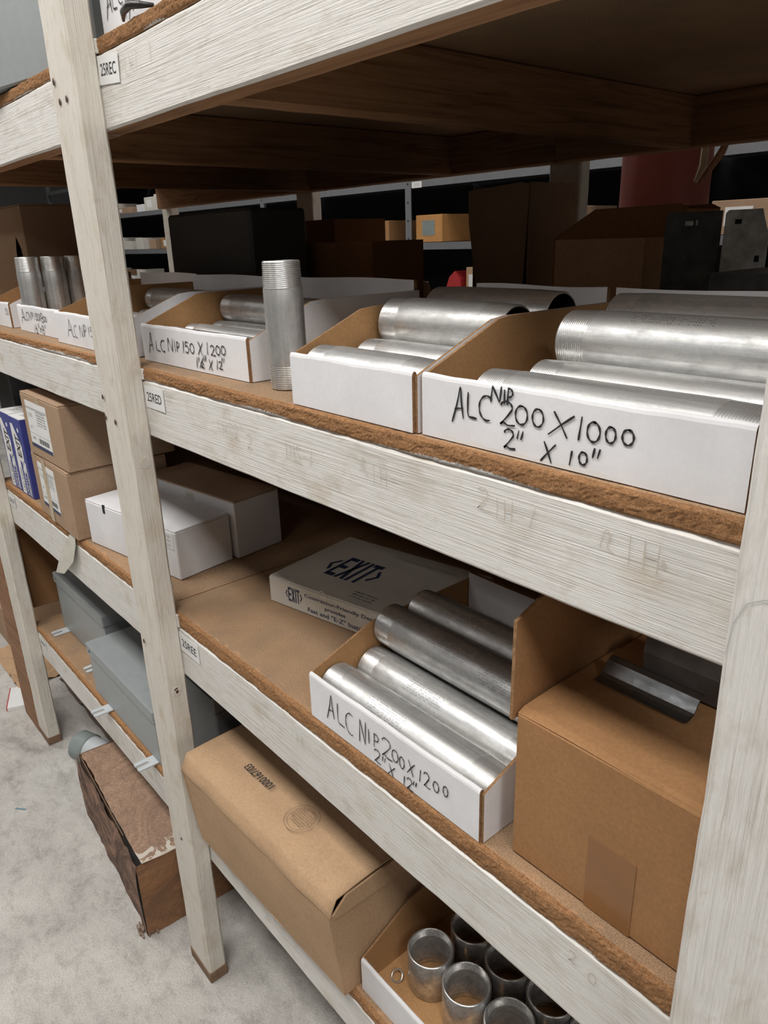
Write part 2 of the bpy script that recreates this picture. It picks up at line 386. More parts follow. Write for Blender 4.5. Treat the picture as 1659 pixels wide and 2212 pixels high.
# hand lettering
def arc(cx, cy, rx, ry, a0, a1, n=10):
    return [(cx + rx * math.cos(math.radians(a0 + (a1 - a0) * i / n)), cy + ry * math.sin(math.radians(a0 + (a1 - a0) * i / n))) for i in range(n + 1)]
GL = {'A': [[(0, 0), (.45, .55), (.72, 1), (.82, .6), (1, .15)], [(.25, .36), (.6, .40), (.95, .42)]],
      'L': [[(.12, 1), (.08, .5), (.15, .08), (.55, .03), (1, .02)]],
      'C': [arc(.62, .5, .6, .5, 65, 290, 12)],
      'N': [[(0, 0), (.06, .5), (.14, 1), (.5, .5), (.85, 0), (.93, .5), (1, 1)]],
      'I': [[(.5, 1), (.5, 0)]], 'P': [[(.1, 0), (.15, .5), (.2, 1)], [(.2, .95)] + arc(.3, .72, .65, .27, 80, -80, 8) + [(.15, .46)]],
      '1': [[(.75, 1), (.5, .5), (.25, 0)]],
      '2': [[(.15, .82)] + arc(.48, .76, .36, .24, 150, -30, 8) + [(.45, .3), (.12, .02)] + [(.3, .12), (.6, .03), (1, .06)]],
      '5': [[(.95, .95), (.3, 1), (.18, .58)] + arc(.42, .34, .5, .32, 95, -130, 9)],
      '0': [arc(.5, .5, .48, .5, 80, 445, 16)], '/': [[(.05, 0), (.95, 1)]],
      'X': [[(.2, 1), (.5, .5), (.75, 0)], [(1, .95), (.5, .5), (0, 0)]],
      '"': [[(.3, 1), (.1, 0)], [(.95, 1), (.7, 0)]],
      '8': [arc(.5, .74, .36, .25, -90, 270, 12), arc(.5, .25, .45, .25, 90, 450, 12)],
      '6': [[(.75, 1), (.3, .6), (.08, .3)] + arc(.5, .28, .42, .28, 180, 520, 12)],
      '4': [[(.35, 1), (.1, .45), (.9, .45)], [(.75, .95), (.65, 0)]],
      'H': [[(.1, 1), (.1, 0)], [(.9, 1), (.85, 0)], [(.1, .5), (.85, .5)]],
      'S': [[(.9, .9), (.5, 1), (.15, .8), (.5, .52), (.85, .25), (.5, 0), (.1, .1)]], '-': [[(.1, .5), (.9, .5)]],
      '~': [[(.1, .2), (.3, .9), (.6, .8), (.5, .3), (.9, .1)]]}
def hand(mb, items, y, w, mi=0):
    for ch, x, z, sx, sz in items:
        for st in GL[ch]:
            pts = [(x + p * sx, z + q * sz) for p, q in st]
            # densify straight strokes
            sharp = ch in 'XIH-/1"4A' and len(st) < 5 or ch == 'N'
            d = []; m_ = len(pts)
            for i in range(m_ - 1):
                p0, p1, p2, p3 = pts[max(i - 1, 0)], pts[i], pts[i + 1], pts[min(i + 2, m_ - 1)]
                for q in range(4):
                    t = q / 4
                    if sharp: d.append((p1[0] + (p2[0] - p1[0]) * t, p1[1] + (p2[1] - p1[1]) * t))
                    else: d.append(tuple(.5 * (2 * p1[c] + (p2[c] - p0[c]) * t + (2 * p0[c] - 5 * p1[c] + 4 * p2[c] - p3[c]) * t * t + (3 * p1[c] - p0[c] - 3 * p2[c] + p3[c]) * t ** 3) for c in (0, 1)))
            d.append(pts[-1])
            jit = [(random.uniform(-1, 1) * .00004, random.uniform(-1, 1) * .00004) for _ in d]
            d = [(a_[0] + j[0], a_[1] + j[1]) for a_, j in zip(d, jit)]
            yy = y - random.uniform(0, .0002)
            mb.ribbon(d, w, lambda u, v: (u, yy, v), mi)

# ------------------------------------------------------------------ room
def struct(name, mb, mat, **k):
    o = mb.build(name, mat, **k); o['kind'] = 'structure'; return o
X0, X1, Y0, Y1, ZC = -11.0, 4.0, -4.5, 5.5, 3.4
f = MB(); N = 60
for i in range(1): f.box((X0, Y0, -.1), (X1, Y1, 0.0))
struct('floor', f, M_FLOOR)
struct('ceiling', MB().box((X0, Y0, ZC), (X1, Y1, ZC + .1)), M_CEIL)
struct('wall_front', MB().box((X0, Y0 - .1, 0), (X1, Y0, ZC)), M_WALL)
struct('wall_back', MB().box((X0, Y1, 0), (X1, Y1 + .1, ZC)), M_WALL)
struct('wall_left', MB().box((X0 - .1, Y0, 0), (X0, Y1, ZC)), M_WALL)
struct('wall_right', MB().box((X1, Y0, 0), (X1 + .1, Y1, ZC)), M_WALL)
lampdefs = [(x, y) for x, y, p in LAMPS] + [(-6.2, 1.75), (-3.8, 1.75), (-1.4, 1.75), (-4.6, -2.9), (-1.8, -2.9), (1.0, -2.9)]
for i, (x, y) in enumerate(lampdefs):
    if i == 0:
        lt0 = thing('ceiling_lamp', 'fluorescent batten lamp on the ceiling above the near aisle, nearest the camera', 'lamp', (x, y, 3.2), group='fluorescent ceiling lamps')
        MB().box((-.62, -.29, .02), (.62, .29, .2), r=.01).build('housing', M_PAPER, lt0)
        for dy in (-.15, .15): MB().lathe([(0.001, -.6), (.013, -.6), (.013, .6), (0.001, .6)], 0, 12, 0, (0, dy, .006)).build('tube', M_TUBE, lt0)
    else:
        c = copy_tree(lt0); c.location = (x, y, 3.2); c['label'] = 'fluorescent batten lamp over the %s aisle, at %s' % ('near' if y == -.95 else ('rear' if y > 0 else 'far front'), {-1.9: 'the middle post', -3.9: 'the far left', 1.9: 'the right', -5.9: 'the left end', -6.2: 'the left end', -3.8: 'the middle', -1.4: 'the right end', -4.6: 'the left', -1.8: 'its middle', 1.0: 'the right'}[x])

# ------------------------------------------------------------------ the wooden shelving
shelf = thing('wooden_shelving', 'white painted wooden shelving of studs, beams and particle boards', 'shelving')
def plank(name, L, h, t, mats, loc, rot=(0, 0, 0), amp=.0009, seg=.03, r=.003, paint_front=True, seed=0):
    """stick along local x (0..L), y 0..t (y=0 painted front), z 0..h. Slot 1 = rear and underside raw wood."""
    mb = MB(); n = max(2, int(L / seg))
    prof = [(r, 0), (t - r, 0), (t, r), (t, h - r), (t - r, h), (r, h), (0, h - r), (0, h * .5), (0, r)]
    k = len(prof); vs = []
    for i in range(n + 1):
        x = L * i / n
        for j, (py, pz) in enumerate(prof):
            q = noise.noise_vector(Vector((x * 9 + seed * 3.7, py * 60, pz * 40 + seed)))
            q2 = noise.noise_vector(Vector((x * 45 + seed * 1.7, py * 60, pz * 60)))
            vs.append((x, py + q.x * amp + q2.x * amp * .5, pz + q.y * amp + q2.y * amp * .5))
    fs = []; ms = []
    for i in range(n):
        for j in range(k):
            fs.append((i * k + j, i * k + (j + 1) % k, (i + 1) * k + (j + 1) % k, (i + 1) * k + j))
            ms.append(1 if (paint_front and j in (0, 1, 2)) else 0)
    fs += [tuple(range(k)), tuple(range(n * k, n * k + k))]; ms += [0, 0]
    mb.add(vs, fs, ms)
    return mb.build(name, mats, shelf, loc, rot)
def beam(x0, x1, z0, z1, y=0.0, seed=0, mats=None, t=.038):
    return plank('beam', x1 - x0, z1 - z0, t, mats or [M_PAINT, M_RAW], (x0, y, z0), seed=seed)
def post(x0, x1, seed, zt=2.45, y=-.038, mats=None):
    return plank('post', zt, x1 - x0, .038, mats or [M_PAINT2, M_PAINT2], (x0, y, 0), (0, -math.pi / 2, 0), seed=seed, paint_front=False, amp=.0013)
# rotating -90 about y sends local x to world z and local z to world -x
def post(x0, x1, seed, zt=2.45, y=-.038, mats=None):
    return plank('post', zt, x1 - x0, .038, mats or [M_PAINT2, M_PAINT2], (x1, y, 0.0), (0, -math.pi / 2, 0), seed=seed, paint_front=False, amp=.0013, r=.0035)
BAYS = [(-1.1445, -.1255), (-2.195, -1.1455), (-3.245, -2.196)]
P_FRONT = [(-1.189, -1.101, 1), (-.170, -.081, 2), (-2.243, -2.152, 3), (-3.290, -3.200, 4)]
def foot_mats(): return None
for x0, x1, sd in P_FRONT:
    pf = post(x0, x1, sd, mats=[M_PAINT2 if sd != 2 else M_PAINT, M_PAINT2])
for x0, x1, sd in P_FRONT:
    post(x0, x1, sd + 10, y=1.083, mats=[M_PAINT2, M_PAINT2])
# bare wood at the foot of the posts
for x0, x1, y0 in [(-1.189, -1.101, -.038), (-2.243, -2.152, -.038)]:
    MB().box((x0 - .0012, y0 - .0012, 0.0), (x1 + .0012, y0 + .0392, .028), r=.002).build('post_foot', M_BARE, shelf)
LEV = {'A': [(1.602, 1.692), (1.602, 1.692)], 'B': [(1.170, 1.2595), (1.176, 1.2625)], 'C': [(.733, .8305), (.735, .8345)], 'D': [(.304, .385), (.306, .386)]}
TOP = {'A': 1.711, 'B': 1.278, 'C': .857, 'D': .404}
sd = 20
for lv, zz in LEV.items():
    for bi, (x0, x1) in enumerate(BAYS):
        if bi == 2 and lv in 'CD': continue
        z0, z1 = zz[min(bi, 1)]; sd += 1
        beam(x0 + .0005, x1 - .0005, z0, z1, 0.0, sd)
        beam(x0 + .0005, x1 - .0005, z0, z1, 1.045, sd + 40, [M_RAW, M_RAW])
# joists under the top boards
for xj in (-.858, -.20, -1.51, -2.14):
    plank('joist', 1.0065, .089, .038, [M_RAW, M_RAW], (xj + .038, .0385, 1.603), (0, 0, math.pi / 2), seed=int(-xj * 100))
for lv in ('B', 'C', 'D'):
    for xj in (-.70, -1.7):
        plank('joist', 1.0065, LEV[lv][0][1] - LEV[lv][0][0] - .004, .038, [M_RAW, M_RAW], (xj + .038, .0385, LEV[lv][0][0] + .001), (0, 0, math.pi / 2), seed=int(-xj * 90))
def board(x0, x1, z1, z0, sd):
    """particle board; front edge crumbled"""
    mb = MB(); L = x1 - x0; t = z1 - z0; n = int(L / .0032); m = 8; vs = []
    rows = []
    for j in range(m + 1):
        v = j / m
        base = .0016 * (1 - math.sin(math.pi * v) ** .5) if 0 < v < 1 else .0022
        rows.append((base, v))
    top_extra = [(.006, 1.0), (.013, 1.0)]
    for i in range(n + 1):
        x = L * i / n
        for (by, v) in rows:
            q = noise.noise(Vector((x * 300 + sd, v * 7, 3.1))) * .0011 + noise.noise(Vector((x * 40 + sd, v * 2.5, 9.1))) * .0016
            dz = 0
            if v == 1.0:
                dz = -abs(noise.noise(Vector((x * 22 + sd, 1.3, 0)))) * .0024 - abs(noise.noise(Vector((x * 160, 5.3, sd)))) * .0012
                q += abs(noise.noise(Vector((x * 26 + sd, 4.3, 0)))) * .003
            if v == 0: q -= noise.noise(Vector((x * 120, 2.3, sd))) * .0008
            vs.append((x, by + q - .0008, v * t + dz))
        for (by, v) in top_extra:
            dz = -abs(noise.noise(Vector((x * 60 + sd, by * 90, 0)))) * (.0012 if by < .01 else 0)
            vs.append((x, by, t + dz))
        vs.append((x, 1.083, t)); vs.append((x, 1.083, 0))
    k = m + 1 + 2 + 2; fs = []; ms = []
    for i in range(n):
        for j in range(k):
            fs.append((i * k + j, (i + 1) * k + j, (i + 1) * k + (j + 1) % k, i * k + (j + 1) % k))
            ms.append(1 if j <= m else 0)
    fs += [tuple(range(k)), tuple(range(n * k, n * k + k))]; ms += [1, 1]
    mb.add(vs, fs, ms)
    return mb.build('shelf_board', [M_PTOP, M_PEDGE], shelf, (x0, 0, z0))
sd = 0
for lv, zz in LEV.items():
    for bi, (x0, x1) in enumerate(BAYS):
        if bi == 2 and lv in 'CD': continue
        sd += 1
        xa = x0 + .001
        board(xa, x1 - .001, TOP[lv], zz[min(bi, 1)][1] + .0005, sd * 13.7)
# white-painted end block beside the post at each board
for lv in ('A', 'B', 'C'):
    MB().box((-1.1035, -.0026, LEV[lv][0][1] + .001), (-1.0965, .0006, TOP[lv] - .001), r=.0006).build('paint_daub', M_PAINT, shelf)

# stickers with printed shelf codes
def code_label(txt, x, z, wd, h, rot=0.0, ext=0.0):
    mb = MB(); c = wd
    mb.box((0, -.0006, -h), (wd, 0, 0), 0)
    put_text(mb, txt, lambda u, v: (u, -.0008, v), wd * .12, -h * .70, h * .42, wd * .76, 1, .008)
    return mb.build('shelf_code_label', [M_PAPER, M_PRINT], shelf, (x, -.0012, z), (0, rot, 0), label='white sticker printed ' + txt)
code_label('25REC', -1.1005, 1.690, .066, .034, .09)
code_label('25RED', -1.1005, 1.2525, .066, .034)
code_label('25REE', -1.1005, .8235, .070, .036)
code_label('25RDE', -2.1505, .825, .060, .030)
code_label('25RDF', -2.1505, .379, .060, .030)
# old pencil numbers on the beams
def pencil(items, y=-.0013):
    mb = MB(); hand(mb, items, y, .0011); mb.build('pencil_mark', M_PENCIL, shelf)
def scrib(s, x, z, cw, h, gap=1.25):
    return [(c, x + i * cw * gap, z + random.uniform(-.001, .001), cw, h) for i, c in enumerate(s)]
pencil(scrib('LH1', -1.018, 1.655, .012, .021) + [('I', -.943, 1.657, .004, .022)])
pencil(scrib('IHS2', -.876, 1.215, .012, .020) + [('2', -.80, 1.208, .012, .02)])
pencil(scrib('IHS-1', -.715, 1.214, .010, .020))
pencil([('~', -.572, 1.224, .013, .02)] + scrib('IH-', -.556, 1.220, .012, .020))
pencil([('2', -.411, 1.229, .016, .020)] + scrib('IH-1', -.392, 1.226, .010, .018))
pencil([('~', -.287, 1.226, .016, .020)] + scrib('IH', -.268, 1.224, .014, .022) + [('~', -.236, 1.229, .005, .006)])
pencil(scrib('II', -.745, .797, .010, .016) + [('2', -.285, .806, .010, .014), ('0', -.262, .800, .008, .012)])
# knots, nail holes
def knot(x, y, z, rad, side):
    mb = MB(); mp = (lambda u, v, d: (d, u, v)) if side == 'x' else (lambda u, v, d: (u, -d, v))
    for k, (r0, hgt, mi) in enumerate([(rad * 1.7, .0002, 0), (rad * 1.35, .0010, 0), (rad * 1.15, .0004, 0), (rad * .9, .0012, 0), (rad * .5, .0006, 1), (rad * .2, -.0002, 1)]):
        pass
    rings = [(rad * 1.7, -.0012), (rad * 1.3, -.0001), (rad * 1.1, -.0001), (rad * .75, .0006), (rad * .45, .0003), (rad * .2, -.0003)]
    n = 20; vs = []; fs = []; ms = []
    for r_, h_ in rings:
        for k in range(n):
            a = 2 * math.pi * k / n; rr = r_ * (1 + .12 * noise.noise(Vector((a, r_ * 90, x * 9))))
            vs.append(mp(rr * math.cos(a), rr * 1.15 * math.sin(a), h_))
    for i in range(len(rings) - 1):
        for k in range(n): fs.append((i * n + k, i * n + (k + 1) % n, (i + 1) * n + (k + 1) % n, (i + 1) * n + k)); ms.append(1 if i >= 4 or (i == 2 and 3 < k < 8) else 0)
    fs.append(tuple((len(rings) - 1) * n + k for k in range(n))); ms.append(1)
    mb.add(vs, fs, ms, True)
    mb.build('knot', [M_PAINT2, M_NAIL], shelf, (x, y, z))
knot(-1.1, -.020, .709, .0065, 'x')
def bumpknot(x, y, z, rad, side):
    mb = MB(); mp = (lambda u, v, d: (d, u, v)) if side == 'x' else (lambda u, v, d: (u, -d, v))
    n = 20; vs = []; fs = []; rings = [(1.5, -.0006), (1.1, .0005), (.85, -.0002), (.6, .0006), (.3, .0), (.05, .0004)]
    for r_, h_ in rings:
        for k in range(n):
            a = 2 * math.pi * k / n; rr = rad * r_ * (1 + .15 * noise.noise(Vector((a * 1.3, r_ * 3, x * 9)))); vs.append(mp(rr * math.cos(a), rr * math.sin(a), h_))
    for i in range(len(rings) - 1):
        for k in range(n): fs.append((i * n + k, i * n + (k + 1) % n, (i + 1) * n + (k + 1) % n, (i + 1) * n + k))
    fs.append(tuple((len(rings) - 1) * n + k for k in range(n)))
    mb.add(vs, fs, 0, True); mb.build('knot', M_PAINT2, shelf, (x, y, z))
bumpknot(-1.1005, -.016, 1.130, .0070, 'x')
mb = MB(); mb.ribbon([(-.168, 1.205), (-.166, 1.228), (-.160, 1.243), (-.150, 1.249), (-.140, 1.247), (-.130, 1.238), (-.12, 1.22)], .0007, lambda u, v: (u, -.0392, v)); mb.build('knot_shading', M_LBLGREY, shelf)  # soft shading round the knot, drawn as a thin grey arc
for (x, z, ln) in ((-1.170, 1.667, .005), (-1.158, 1.641, .0045), (-1.131, 1.641, .0045), (-1.178, 1.229, .004), (-1.18, 1.196, .0045), (-1.140, 1.194, .0045), (-1.17, .79, .004), (-1.14, .36, .003)):
    mb = MB(); mb.lathe([(.0001, 0), (.0030, 0), (.0034, .0006)], 1, 14, 0, smooth=True)
    o = mb.build('nail_hole', M_NAIL, shelf, (x, -.0402, z)); o.scale = (1, 1, ln / .0034)

# ------------------------------------------------------------------ bins (white corrugated open-front)
def make_bin(label, loc, rz, W, text=None, D=.31, hf=.058, hs=.098, hb=.114, knee=.105, tw=.0020, group='white open-front parts bins', torn=False):
    t = thing('parts_bin', label, 'bin', loc, (0, 0, rz), group)
    MB().box((.003, .003, .0006), (W - .003, D - .003, .0032)).build('bin_floor', M_KIN, t)
    # front panel: folded double, rounded lip
    mb = MB(); n = 24; vs = []; th = .0065
    prof = [(0, .0005), (0, hf - .004), (.0008, hf - .0015), (.0022, hf), (th - .0022, hf), (th - .0008, hf - .0015), (th, hf - .004), (th, .0005)]
    k = len(prof)
    for i in range(n + 1):
        x = .004 + (W - .008) * i / n; s = .0005 * math.sin(i * .5 + W * 50) + .00025 * math.sin(i * 1.7)
        for (py, pz) in prof: vs.append((x, py + (s * .25 if pz > .01 else 0), pz + (s if pz > hf * .7 else 0)))
    fs = [(i * k + j, i * k + (j + 1) % k, (i + 1) * k + (j + 1) % k, (i + 1) * k + j) for i in range(n) for j in range(k)]
    ms = [0] * len(fs); fs += [tuple(range(k)), tuple(range(n * k, n * k + k))]; ms += [1, 1]
    mb.add(vs, fs, ms, False); fp = mb.build('front_panel', [M_WHITE, M_KEDGE], t)
    # sides
    poly = [(.003, .0005), (D, .0005), (D, hs), (knee + .02, hs), (knee, hs - .002), (.010, hf - .001), (.003, hf - .004)]
    MB().prism(poly, 0, 0, .0032, (0, 1, 2)).build('side_panel', [M_WHITE, M_KIN, M_KEDGE], t)
    MB().prism(poly, 0, W - .0032, W, (1, 0, 2)).build('side_panel', [M_WHITE, M_KIN, M_KEDGE], t)
    # back, higher than the sides with a slightly wavy top
    mb = MB(); n = 16; vs = []
    for i in range(n + 1):
        x = .004 + (W - .008) * i / n; z = hb + .0012 * math.sin(i * .4 + W * 31)
        vs += [(x, D - .0075, .002), (x, D - .0075, z), (x, D - .0005, z - .0008), (x, D - .0005, .002)]
    fs = [(i * 4 + j, i * 4 + (j + 1) % 4, i * 4 + 4 + (j + 1) % 4, i * 4 + 4 + j) for i in range(n) for j in range(4)]
    ms = [0, 1, 0, 0] * n; fs += [(0, 1, 2, 3), tuple(n * 4 + j for j in range(4))]; ms += [1, 1]
    mb.add(vs, fs, ms); mb.build('back_panel', [M_WHITE, M_KEDGE], t)
    for xx in (.0034, W - .0084):
        MB().box((xx, .0072, .003), (xx + .005, .0095, hf - .006)).build('folded_tab', M_KIN, t)
    if torn:
        mb = MB(); x = W * .12; vs = []
        pts = []
        for i in range(22):
            u = W * (.12 + .55 * i / 21); pts.append((u, .0045 + .0025 * math.sin(i * 1.7) * math.sin(i * .4)))
        mb.add([(u, -.0004, .0006) for u, v in pts] + [(u, -.0005, v) for u, v in pts], [(i, i + 1, 22 + i + 1, 22 + i) for i in range(21)]); mb.build('torn_paper_edge', M_PAPER, t)
    if text:
        mb = MB(); hand(mb, text, -.0009, tw); mb.build('handwriting', M_INK, t)
    return t
ZB, ZC_, ZD, ZA = 1.2785, .8575, .4045, 1.7115
T_BIG = [('A', 0.0438, 0.0195, 0.0132, 0.0315), ('L', 0.0613, 0.0257, 0.0109, 0.0213), ('C', 0.0753, 0.0263, 0.0145, 0.0209), ('N', 0.0885, 0.0435, 0.0111, 0.0129), ('I', 0.1025, 0.0437, 0.0009, 0.0106), ('P', 0.1058, 0.0434, 0.0061, 0.0131), ('2', 0.0972, 0.0255, 0.017, 0.02), ('0', 0.1148, 0.0288, 0.0127, 0.0152), ('0', 0.1321, 0.0297, 0.0113, 0.0142), ('X', 0.1487, 0.0259, 0.0227, 0.0182), ('1', 0.1755, 0.0264, 0.0039, 0.0173), ('0', 0.1835, 0.0268, 0.0114, 0.015), ('0', 0.1994, 0.0286, 0.0086, 0.0119), ('0', 0.213, 0.0296, 0.0095, 0.0112), ('2', 0.1023, 0.0063, 0.0133, 0.0166), ('"', 0.1169, 0.0169, 0.0069, 0.0061), ('X', 0.1424, 0.0034, 0.0133, 0.0155), ('1', 0.1689, 0.0056, 0.0033, 0.0105), ('0', 0.1778, 0.0076, 0.0075, 0.0098), ('"', 0.1892, 0.0154, 0.007, 0.0064)]
T_NIP = [('A', 0.026, 0.0135, 0.0158, 0.0328), ('L', 0.0529, 0.0194, 0.0136, 0.0151), ('C', 0.0695, 0.0198, 0.0154, 0.017), ('N', 0.0947, 0.022, 0.0165, 0.0202), ('I', 0.1167, 0.0227, 0.002, 0.0172), ('P', 0.1231, 0.0236, 0.0092, 0.0145), ('1', 0.1422, 0.0234, 0.0059, 0.0177), ('5', 0.1498, 0.0244, 0.0123, 0.0159), ('0', 0.1655, 0.0254, 0.0124, 0.0137), ('X', 0.189, 0.0251, 0.0163, 0.0184), ('1', 0.216, 0.0279, 0.0035, 0.0165), ('2', 0.225, 0.0271, 0.0138, 0.0141), ('0', 0.2413, 0.0298, 0.0118, 0.0121), ('0', 0.2558, 0.0312, 0.0116, 0.0115), ('1', 0.1802, 0.0062, 0.0056, 0.0146), ('/', 0.1893, 0.0067, 0.0128, 0.0145), ('1', 0.1875, 0.0150, 0.003, 0.006), ('2', 0.1929, 0.0071, 0.0102, 0.0077), ('"', 0.203, 0.0179, 0.0079, 0.0076), ('X', 0.2167, 0.0063, 0.012, 0.0143), ('1', 0.2393, 0.0096, 0.0041, 0.0127), ('2', 0.2451, 0.0101, 0.0102, 0.0107), ('"', 0.2542, 0.0206, 0.008, 0.006)]
T_LOW = [('A', 0.0411, 0.016, 0.0152, 0.0394), ('L', 0.0634, 0.0202, 0.0146, 0.0293), ('C', 0.0809, 0.0173, 0.0167, 0.0308), ('N', 0.1081, 0.0177, 0.0129, 0.0336), ('I', 0.1251, 0.0247, 0.0029, 0.0202), ('P', 0.135, 0.0259, 0.01, 0.0189), ('2', 0.1487, 0.0219, 0.0207, 0.0273), ('0', 0.169, 0.0258, 0.0107, 0.0162), ('0', 0.1816, 0.0235, 0.0084, 0.0156), ('X', 0.195, 0.0238, 0.0127, 0.0184), ('1', 0.2146, 0.0242, 0.0035, 0.0157), ('2', 0.2211, 0.0226, 0.0114, 0.0196), ('0', 0.2372, 0.0259, 0.0089, 0.0133), ('0', 0.2526, 0.0293, 0.0073, 0.013), ('2', 0.1346, 0.0051, 0.0138, 0.0183), ('"', 0.15, 0.0133, 0.0068, 0.0067), ('X', 0.1604, 0.0008, 0.0127, 0.0155), ('1', 0.188, 0.0018, 0.0026, 0.0131), ('2', 0.1931, 0.0012, 0.0111, 0.0160), ('"', 0.2042, 0.0124, 0.0066, 0.0058)]
T_B8 = [('A', 0.0277, 0.0185, 0.0251, 0.0306), ('L', 0.0535, 0.0256, 0.0149, 0.0171), ('C', 0.0704, 0.0266, 0.0154, 0.0169), ('N', 0.0883, 0.0276, 0.0189, 0.0186), ('I', 0.1124, 0.0322, 0.0025, 0.0138), ('P', 0.1158, 0.0326, 0.0086, 0.0129), ('1', 0.1328, 0.0307, 0.0036, 0.0137), ('5', 0.1395, 0.0305, 0.0132, 0.0137), ('0', 0.1534, 0.0303, 0.0107, 0.0136), ('X', 0.1655, 0.0302, 0.0141, 0.0162), ('8', 0.1785, 0.0275, 0.0157, 0.0197), ('0', 0.1943, 0.0302, 0.0115, 0.0107), ('0', 0.2067, 0.0309, 0.0113, 0.0097), ('1', 0.1144, 0.0017, 0.0062, 0.0188), ('/', 0.124, 0.0043, 0.0092, 0.0159), ('2', 0.1277, 0.0013, 0.0141, 0.0112), ('"', 0.1458, 0.0149, 0.009, 0.0083), ('X', 0.152, 0.0039, 0.0179, 0.0129), ('8', 0.1731, 0.0035, 0.0147, 0.0173), ('"', 0.1929, 0.0162, 0.0081, 0.0072)]
T_B9 = [('A', 0.0698, 0.0161, 0.0241, 0.0328), ('L', 0.0957, 0.0171, 0.0141, 0.023), ('C', 0.1093, 0.0174, 0.0163, 0.0221), ('N', 0.1392, 0.0196, 0.0157, 0.0217), ('I', 0.1598, 0.0223, 0.0044, 0.02), ('P', 0.1622, 0.0228, 0.0132, 0.0206), ('1', 0.1854, 0.0242, 0.0043, 0.0174), ('5', .195, .024, .013, .017), ('0', .211, .024, .013, .015)]
T_A = [('A', .022, .014, .018, .036), ('L', .043, .020, .014, .03), ('C', .06, .022, .018, .03), ('1', .078, .004, .010, .034), ('/', .088, .002, .014, .030), ('4', .094, .008, .013, .026), ('X', .112, .010, .016, .026), ('6', .132, .016, .014, .022)]
make_bin('white parts bin marked ALC NIP 200 X 1000 beside the right post', (-.494, .010, ZB), 0, .3085, T_BIG, torn=True, tw=.0020)
make_bin('blank white parts bin of short wide nipples between marked bin and standing pipe', (-.7035, .006, ZB), 0, .2085)
make_bin('white parts bin marked ALC NIP 150 X 1200 right of the middle post', (-1.178, .037, ZB), .018, .325, T_NIP, tw=.0019)
make_bin('white parts bin marked ALC NIP partly hidden behind the middle post', (-1.560, .024, ZB), -.005, .345 - .0, T_B9, hf=.060, tw=.0016)
make_bin('white parts bin marked ALC NIP 150 X 800 with upright nipples', (-1.885, .044, ZB), -.01, .318, T_B8, tw=.0018)
make_bin('white parts bin cut off by the left photo edge, ending in 50', (-2.135, .043, ZB), 0, .19, [('5', .155, .030, .012, .014), ('0', .170, .030, .011, .013)], tw=.0015)
make_bin('white parts bin marked ALC NIP 200 X 1200 on the lower shelf', (-.708, .003, ZC_), 0, .308, T_LOW, tw=.0017, hf=.066, hs=.100, hb=.112, torn=False)
make_bin('white parts bin marked with a quarter inch size on the top shelf', (-1.098, .010, ZA + .002), .0, .30, T_A, tw=.0019, hf=.075, hs=.11)
make_bin('white parts bin holding short steel couplings on the bottom shelf', (-.640, .012, ZD), .0, .42, None, hf=.060, hs=.105, hb=.13, D=.36)

# ------------------------------------------------------------------ aluminium nipples
def nipple_mesh(L, R, pitch=.0022, th_len=.033, wall=.0035, n=56):
    mb = MB(); p = [(R - wall, .002, 1), (R - wall, 0.0, 1), (R - .0022, 0, 0)]
    def thread(a, b, s):
        out = []; k = int(abs(b - a) / pitch)
        for i in range(k):
            x = a + s * pitch * i; tp = (1 - i / k) * .0009
            out += [(R - .0015 - tp, x + s * pitch * .10, 0), (R - .0002 - tp, x + s * pitch * .45, 0), (R - .0002 - tp, x + s * pitch * .65, 0)]
        return out, k
    a, k = thread(.0006, th_len, 1); p += a
    p += [(R - .0004, k * pitch + .0012, 0), (R, k * pitch + .0028, 2), (R, L * .35, 2), (R, L * .65, 2), (R, L - k * pitch - .0028, 2), (R - .0004, L - k * pitch - .0012, 2)]
    b_, _ = thread(.0006, th_len, 1); p += [(r_, L - x_, m_) for r_, x_, m_ in reversed(b_)]
    p += [(R - .0022, L, 0), (R - wall, L, 0), (R - wall, L - .002, 1), (R - wall, .002, 1)]
    mb.lathe(p, 0, n, 0); return mb
_nip = {}
def nipple(label, L, R, c, rot=(0, 0, 0), group=None, roll=0):
    key = (L, R)
    if key not in _nip:
        o = nipple_mesh(L, R).build('pipe_nipple', [M_THREAD, M_INNER, M_ALU]); _nip[key] = o.data
    else:
        o = bpy.data.objects.new('pipe_nipple', _nip[key]); COL.objects.link(o)
    o.location = c; o.rotation_euler = rot
    tag(o, label, 'pipe', group); return o
def dots(pipe, R_, L, a0, x0, n=26, rows=6):
    mb = MB()
    for i in range(n):
        for j in range(rows):
            if random.random() < .42: continue
            a = a0 + j * .0032 / R_; x = x0 + i * .0026
            p = (x, (R_ + .0001) * math.cos(a), (R_ + .0001) * math.sin(a)); s_ = .00065
            t_ = (0, -math.sin(a), math.cos(a))
            mb.add([(p[0] + s_ * u, p[1] + t_[1] * s_ * v, p[2] + t_[2] * s_ * v) for u, v in ((-1, 0), (0, -1), (1, 0), (0, 1))], [(0, 1, 2, 3)])
    mb.build('stamped_code', M_DPLATE, pipe, kind='stuff')
R2, R15 = .0302, .0241
g = 'aluminium nipples in the bins'
